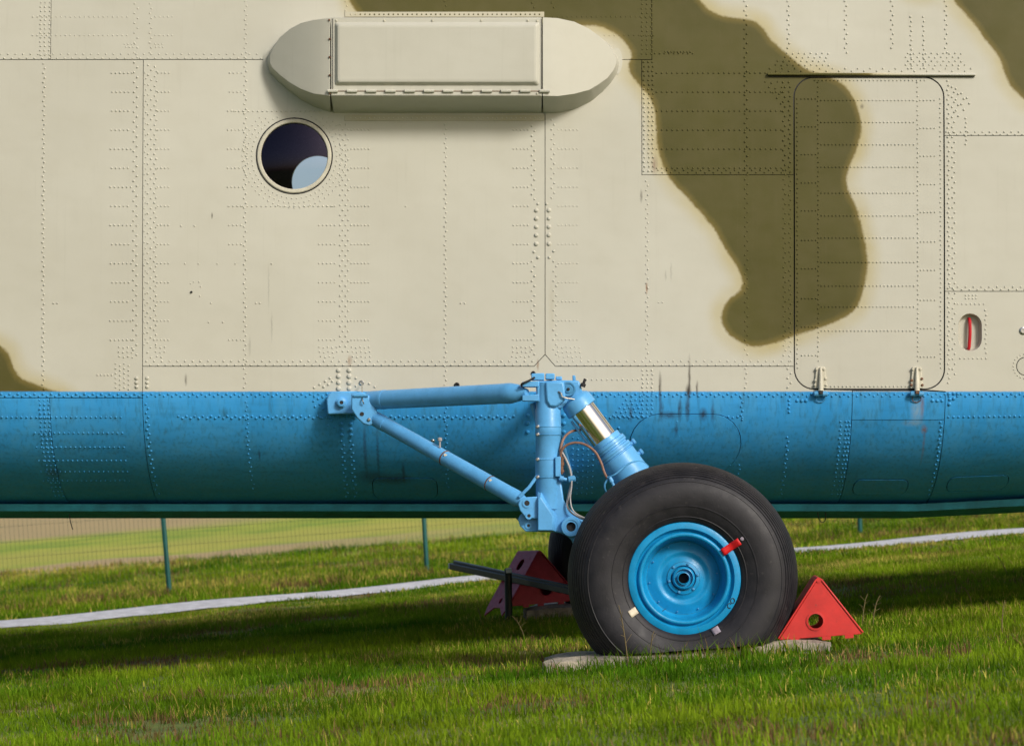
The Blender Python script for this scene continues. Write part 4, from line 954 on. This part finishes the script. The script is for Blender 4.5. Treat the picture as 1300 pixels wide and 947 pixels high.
# ------------------------------------------------------------------ wheel chocks: bent sheet with two triangular cheeks
def chock(loc, flip, rz, mats, label, sx=1.0, sz=1.0, tail=.10):
    root = bpy.data.objects.new('wheel_chock', None); COL.objects.link(root); root.location = loc; root.rotation_euler = (0, 0, rz)
    tag(root, label, 'chock', 'red wheel chocks')
    f = -1 if flip else 1; D = .19; ax_, az_ = 0.0, .375 * sz
    tri = [(-.30 * sx, 0), (.27 * sx, 0), (.012, az_), (-.012, az_)]
    hc = (-.035, .108 * sz); hr = .050 * sx
    for s in (-1, 1):
        bm = bmesh.new(); edges = []
        for loop in (tri, circle(*hc, hr, 24)):
            vs = [bm.verts.new((p[0] * f, 0, p[1])) for p in loop]
            for a, b in zip(vs, vs[1:] + vs[:1]): edges.append(bm.edges.new((a, b)))
        bmesh.ops.triangle_fill(bm, use_beauty=True, edges=edges)
        r = bmesh.ops.extrude_face_region(bm, geom=bm.faces[:]); nv = [g_ for g_ in r['geom'] if isinstance(g_, bmesh.types.BMVert)]
        for v in nv: v.co.y += .012
        for v in bm.verts: v.co.y += s * D - .006
        ck = obj('cheek_plate', bm, mats, root, shift=False, bevel=.004)
        bm = bmesh.new(); R = [[bm.verts.new((( hc[0] + rr * math.cos(q)) * f, s * D + yy, hc[1] + rr * math.sin(q))) for q in np.linspace(0, 2 * math.pi, 25)[:-1]] for rr, yy in ((hr + .001, -.012), (hr + .012, -.011), (hr + .013, .011), (hr + .001, .012))]
        for p, q in zip(R, R[1:] + R[:1]):
            for k in range(24): bm.faces.new((p[k], p[(k + 1) % 24], q[(k + 1) % 24], q[k]))
        obj('hole_lip', bm, mats, ck, shift=False)
    for (x0, z0), (x1, z1), nm, ext in (((-.30 * sx, 0), (-.010, az_), 'tyre_plate', 0), ((.27 * sx, 0), (.010, az_), 'back_plate', tail)):
        d = Vector((x0 - x1, 0, z0 - z1)).normalized(); nrm = Vector((-d.z, 0, d.x)) * (1 if (x0 < 0) == (-d.z < 0) else -1)
        p1 = Vector((x1, 0, z1 + .006)); L = math.hypot(x0 - x1, z0 - z1)
        bm = bmesh.new(); W2 = D + .012; edges = []
        if nm == 'back_plate' and ext > 0: out = [(0, -W2), (L + ext * .2, -W2), (L + ext, -W2 * .86), (L + ext * .25, -W2 * .3), (L + ext * .25, W2 * .3), (L + ext, W2 * .86), (L + ext * .2, W2), (0, W2)]
        else: out = [(0, -W2), (L, -W2), (L, W2), (0, W2)]
        loops = [out] + ([rrect(.07, -.045, .17, .045, .04, 5), circle(L - .04, 0, .025, 12)] if nm == 'back_plate' else [])
        for loop in loops:
            vs = [bm.verts.new((p1 + d * a_)[:1] + (b_,) + ((p1 + d * a_).z,)) for a_, b_ in loop]
            for a, b in zip(vs, vs[1:] + vs[:1]): edges.append(bm.edges.new((a, b)))
        bmesh.ops.triangle_fill(bm, use_beauty=True, edges=edges)
        for v in bm.verts: v.co.x *= f; v.co += Vector((nrm.x * f, 0, nrm.z)) * .009
        r = bmesh.ops.extrude_face_region(bm, geom=bm.faces[:])
        for v in [g_ for g_ in r['geom'] if isinstance(g_, bmesh.types.BMVert)]: v.co -= Vector((nrm.x * f, 0, nrm.z)) * .010
        obj(nm, bm, mats, root, shift=False, bevel=.003)
    bm = bmesh.new(); tube(bm, [(0, -D - .012, az_ + .004), (0, D + .012, az_ + .004)], .015, 12); obj('ridge', bm, mats, root, shift=False)
    for s in (-1, 1):
        for xx in (-.16, 0.02, .15):
            bm = bmesh.new(); box(bm, Vector((xx * f, s * D, -.008)), (.05, .014, .02)); obj('foot_tab', bm, mats, root, shift=False)
    return root
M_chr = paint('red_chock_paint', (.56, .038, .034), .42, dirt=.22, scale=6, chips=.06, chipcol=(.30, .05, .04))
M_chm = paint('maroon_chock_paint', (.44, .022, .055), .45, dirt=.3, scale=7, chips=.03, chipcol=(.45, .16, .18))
cw_ = on_ground(1033, 812)
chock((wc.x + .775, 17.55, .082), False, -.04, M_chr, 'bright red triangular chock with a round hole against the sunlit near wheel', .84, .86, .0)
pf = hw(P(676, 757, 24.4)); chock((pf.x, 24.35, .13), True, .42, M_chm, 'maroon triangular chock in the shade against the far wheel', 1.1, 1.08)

# ------------------------------------------------------------------ low barrier rail under the aircraft
M_dgreen = paint('dark_green_metal', (.002, .012, .010), .34, dirt=.3)
M_cap = paint('pale_plastic_and_glint', (.78, .82, .90), .45)
lb = bpy.data.objects.new('low_barrier', None); COL.objects.link(lb); pb = hw(P(645, 784, 24.0)); pb.z = 0; lb.location = pb
tag(lb, 'low dark green metal rail on a short post beside the maroon chock', 'barrier')
def lp(px, py, Y): return hw(P(px, py, Y)) - pb
bm = bmesh.new(); tube(bm, [(0, 0, -.05), tuple(lp(645, 722, 24.0))], .031, 12); obj('post', bm, M_dgreen, lb, shift=False)
for (p0, p1, r) in (((577, 714, 25.3), (735, 748, 23.2), .019), ((573, 718.5, 25.3), (735, 752.5, 23.2), .027)):
    A_, B_ = lp(*p0), lp(*p1); d = (B_ - A_); L = d.length; bm = bmesh.new()
    box(bm, (A_ + B_) / 2, (L, r * 1.5, r * 2), d.to_track_quat('X', 'Z').to_matrix().to_4x4()); obj('rail', bm, M_dgreen, lb, shift=False, bevel=.006)
A_ = lp(573, 718.5, 25.3); d = (lp(735, 752.5, 23.2) - A_).normalized()
bm = bmesh.new(); box(bm, A_ - d * .012, (.026, .036, .046), d.to_track_quat('X', 'Z').to_matrix().to_4x4()); obj('end_cap', bm, M_cap, lb, shift=False, bevel=.004)
bm = bmesh.new(); box(bm, lp(646, 724, 23.94), (.045, .02, .04)); obj('post_cap_glint', bm, M_cap, lb, shift=False, bevel=.005)  # plate on the post, its pale colour painting in a glint

# ------------------------------------------------------------------ wire fence behind
M_fgreen = paint('fence_green', (.006, .085, .075), .45, dirt=.2)
fence = bpy.data.objects.new('wire_fence', None); COL.objects.link(fence); fence.location = (-1.2, 41.3, 0)
tag(fence, 'green wire mesh fence on slim posts beyond the pale path', 'fence')
def fence_pt(px, py, Y): X = (px - 650) * Y / F; Z = (620 - py) * Y / F; return Vector((CP * X + SP * Z, Y, 0))
FA, FB, FC = fence_pt(216, 761, 39.4), fence_pt(542, 727, 41.3), fence_pt(1092, 682, 43.2)
FM = (FB + FC) / 2
posts = [FA + (FA - FB) * 2.02, FA + (FA - FB), FA, FB, FM, FC, FC + (FC - FM), FC + (FC - FM) * 2]
leans = [0, .01, -.02, 0.03, 0, .06, .02, 0]
for p, l in zip(posts, leans):
    b0 = Vector((p.x, p.y, gz(p.x, p.y))) - fence.location
    bm = bmesh.new(); tube(bm, [b0 + Vector((0, 0, -.15)), b0 + Vector((l, 0, 1.75)), b0 + Vector((l, 0, 1.78))], [.033, .033, .022], 12); obj('post', bm, M_fgreen, fence, shift=False)
V, Fc = [], []
def wire(a, b, r):
    d = (b - a).normalized(); u = d.orthogonal().normalized(); w = d.cross(u); i = len(V)
    for p in (a, b):
        for k in range(3): q = k * 2.094; V.append(p + (u * math.cos(q) + w * math.sin(q)) * r)
    for k in range(3): Fc.append((i + k, i + (k + 1) % 3, i + 3 + (k + 1) % 3, i + 3 + k))
M_wire = paint('fence_wire', (.035, .085, .05), .5)
for a, b in zip(posts, posts[1:]):
    L = (b - a).length; n_ = int(L / .06); d = (b - a) / n_; off = Vector((0, -.04, 0)) - fence.location
    for k in range(n_):
        p = a + d * k; z = gz(p.x, p.y); wire(p + off + Vector((0, 0, z + .03)), p + off + Vector((0, 0, z + 1.7)), .0016)
    for j in range(9):
        za = .05 + .2 * j; wire(a + off + Vector((0, .003, za + gz(a.x, a.y))), b + off + Vector((0, .003, za + gz(b.x, b.y))), .0016)
me = bpy.data.meshes.new('wire_mesh'); me.from_pydata(V, [], Fc); tag(mobj('wire_mesh', me, M_wire, fence), kind='stuff')

# ------------------------------------------------------------------ grass
gn = N('grass_blades'); at = gn.attr('tint'); gn.t.nodes.remove(gn.b)
df = gn.t.nodes.new('ShaderNodeBsdfDiffuse'); tl = gn.t.nodes.new('ShaderNodeBsdfTranslucent'); mx = gn.t.nodes.new('ShaderNodeMixShader'); mx.inputs[0].default_value = .38
gn.link(at.outputs['Color'], df.inputs[0]); gn.link(at.outputs['Color'], tl.inputs[0]); gn.link(df.outputs[0], mx.inputs[1]); gn.link(tl.outputs[0], mx.inputs[2]); gn.link(mx.outputs[0], gn.out.inputs[0])
M_grass = gn.m
def vnoise(x, y, s, seed):
    xi = np.floor(x * s).astype(int); yi = np.floor(y * s).astype(int); fx_ = x * s - xi; fy_ = y * s - yi
    h_ = lambda i, j: (np.sin(i * 127.1 + j * 311.7 + seed * 74.7) * 43758.5453) % 1.0
    fx_ = fx_ * fx_ * (3 - 2 * fx_); fy_ = fy_ * fy_ * (3 - 2 * fy_)
    return (h_(xi, yi) * (1 - fx_) + h_(xi + 1, yi) * fx_) * (1 - fy_) + (h_(xi, yi + 1) * (1 - fx_) + h_(xi + 1, yi + 1) * fx_) * fy_
def fbm(x, y, s, seed): return (vnoise(x, y, s, seed) + .5 * vnoise(x, y, s * 2.1, seed + 1) + .25 * vnoise(x, y, s * 4.3, seed + 2)) / 1.75
pxs = np.array([p.x for p in PATH]); pys = np.array([p.y for p in PATH])
def lawn(name, n, y0, y1, h0, h1, w, label, far=False):
    Y = y0 + (y1 - y0) * rng.random(n * 2) ** (.95 if not far else 1.0)
    hwid = Y * 650 / F + 1.0; X = (rng.random(n * 2) * 2 - 1) * hwid; keep = rng.random(n * 2) < hwid / hwid.max() ; X = X[keep]; Y = Y[keep]
    py = np.interp(X, pxs, pys); wd = 1.02 + .004 * X + .14 * np.sin(X * 1.3) + .09 * np.sin(X * 3.7 + 1)
    k = np.abs(Y - py) > wd - .05 - .45 * (rng.random(len(X)) < .10) - .3 * (vnoise(X, Y, 2.2, 77) - .5)
    for sx, sy, cx, cy in ((1.58, .62, wc.x - .02, 17.60), (1.64, .88, wf.x - .02, 24.5)): k &= ~((np.abs(X - cx) < sx / 2) & (np.abs(Y - cy) < sy / 2))
    cl = fbm(X, Y, 2.6, 5); dens = np.clip(.35 + 1.6 * (cl - .25), .25, 1); k &= rng.random(len(X)) < dens
    bare = fbm(X, Y, 1.1, 31); k &= ~((bare > .70) & (rng.random(len(X)) < .75))
    X, Y, cl, bare = X[k], Y[k], cl[k], bare[k]; m = len(X)
    hh = (h0 + (h1 - h0) * rng.random(m) ** 2.2) * (.55 + 1.0 * cl); hh *= np.where(rng.random(m) < .012, 1.8, 1.0)
    pd = np.interp(X, pxs, pys) - Y; hh *= np.where((pd > 0) & (pd < 5), .30 + .12 * pd, 1.0)
    # longer grass against the slab and the wheel
    edge = np.exp(-(((X - wc.x - .05) / .62) ** 6)) * np.exp(-(((Y - 17.17) / .16) ** 2)); hh = hh * (1 + .9 * edge) + .034 * edge * rng.random(m)
    th = rng.random(m) * 6.283; lean = rng.random(m) ** 1.2 * .75 * hh; la = rng.random(m) * 6.283
    wv = w * (.6 + .8 * rng.random(m))
    Z = np.array([gz(x, y) for x, y in zip(X, Y)]) - .004
    dx, dy = np.cos(th) * wv / 2, np.sin(th) * wv / 2; lx, ly = np.cos(la) * lean, np.sin(la) * lean
    V = np.empty((m, 5, 3), np.float32)
    V[:, 0] = np.stack([X - dx, Y - dy, Z], 1); V[:, 1] = np.stack([X + dx, Y + dy, Z], 1)
    V[:, 2] = np.stack([X + dx * .75 + lx * .35, Y + dy * .75 + ly * .35, Z + hh * .6], 1); V[:, 3] = np.stack([X - dx * .75 + lx * .35, Y - dy * .75 + ly * .35, Z + hh * .6], 1)
    V[:, 4] = np.stack([X + lx, Y + ly, Z + hh * .95], 1)
    me = bpy.data.meshes.new(name); me.vertices.add(m * 5); me.vertices.foreach_set('co', V.ravel())
    i0 = np.arange(m)[:, None] * 5; q = np.concatenate([i0 + [0, 1, 2, 3], i0 + [3, 2, 4]], 1).ravel()
    me.loops.add(m * 7); me.loops.foreach_set('vertex_index', q.astype(np.int32))
    me.polygons.add(m * 2); st = np.stack([np.arange(m) * 7, np.arange(m) * 7 + 4], 1).ravel(); me.polygons.foreach_set('loop_start', st.astype(np.int32))
    me.update(calc_edges=True)
    G1 = np.array([.060, .150, .007]); G2 = np.array([.205, .295, .014]); YL = np.array([.44, .37, .08]); BR = np.array([.20, .125, .055])
    t1 = np.clip(fbm(X, Y, .9, 3) * 1.8 - .4 + .35 * (rng.random(m) - .5), 0, 1)[:, None]; C = G1 * (1 - t1) + G2 * t1
    dry = np.clip((fbm(X, Y, .7, 17) - .50) * 5, 0, 1) * .55 + .06; dry *= np.clip((Y - 20) / 9, .34, 1.15); is_dry = rng.random(m) < dry; C[is_dry] = YL * (.7 + .5 * rng.random((is_dry.sum(), 1)))
    fl = np.exp(-(((Y - np.interp(X, [p_.x for p_ in posts], [p_.y for p_ in posts]) + .6) / 1.6) ** 2)) * (1 if far else 0); isb = rng.random(m) < np.clip((bare - .60) * 6 + fl * np.clip((fbm(X, Y, .55, 41) - .45) * 5, 0, .8), .01, .8); C[isb] = BR * (.6 + .7 * rng.random((isb.sum(), 1)))
    C *= (.75 + .5 * rng.random((m, 1))) * np.clip(.45 + 1.1 * fbm(X, Y, 1.7, 53), .55, 1.35)[:, None]; C = np.repeat(np.concatenate([C, np.ones((m, 1))], 1)[:, None, :], 5, 1).astype(np.float32)
    a_ = me.attributes.new('tint', 'FLOAT_COLOR', 'POINT'); a_.data.foreach_set('color', C.ravel())
    o = mobj(name, me, M_grass); tag(o, label, 'grass', kind='stuff'); return m
lawn('grass', 545000, 10.3, 33.5, .018, .075, .0058, 'short green lawn growing under and around the helicopter')
lawn('rough_grass', 150000, 33, 53, .04, .13, .012, 'taller rough grass along the path and fence', True)
# a few dry weed stalks
LAWN_W = 'thin dry weed stalk standing in the open lawn behind the red chock'
WEED = [LAWN_W, LAWN_W, LAWN_W, LAWN_W, 'tall dry weed stalk in front of the near tyre below its cream mark', 'short dry weed stalk in front of the near tyre under the blue rim',
        'dry weed stalk at the back foot of the red chock', 'dry weed stalk just behind the back foot of the red chock', 'dry weed stalk beside the post of the low green rail', 'dry weed stalk in the shade in front of the far concrete slab']
M_stalk = paint('dry_stalk', (.16, .12, .05), .8)
for i, (px, py, hgt) in enumerate(((1280, 728, .2), (1272, 800, .2), (1215, 752, .14), (1235, 765, .16), (795, 838, .36), (822, 836, .2), (1095, 792, .22), (1108, 790, .2), (612, 790, .16), (668, 812, .2))):
    g_ = on_ground(px, py + 6); bm = bmesh.new(); root_ = Vector((0, 0, -.01)); tipx = random.uniform(-.5, .5) * hgt
    pts = curve_pts([root_, Vector((tipx * .2, 0, hgt * .4)), Vector((tipx * .6, .01, hgt * .8)), Vector((tipx, .02, hgt))], 4); tube(bm, pts, [.0042 * (1 - .6 * k / len(pts)) for k in range(len(pts))], 5)
    for k in range(5):
        p = pts[4 + k % (len(pts) - 4)]; tube(bm, [p, p + Vector((random.uniform(-.04, .04), random.uniform(-.03, .03), random.uniform(.01, .05)))], [.0018, .001], 4)
    o = obj('weed_stalk', bm, M_stalk, shift=False); o.location = g_ if g_.y > 18.2 or abs(g_.x - wc.x) > .6 else Vector((g_.x, 17.1, 0))
    tag(o, WEED[i], 'weed', 'dry weed stalks')
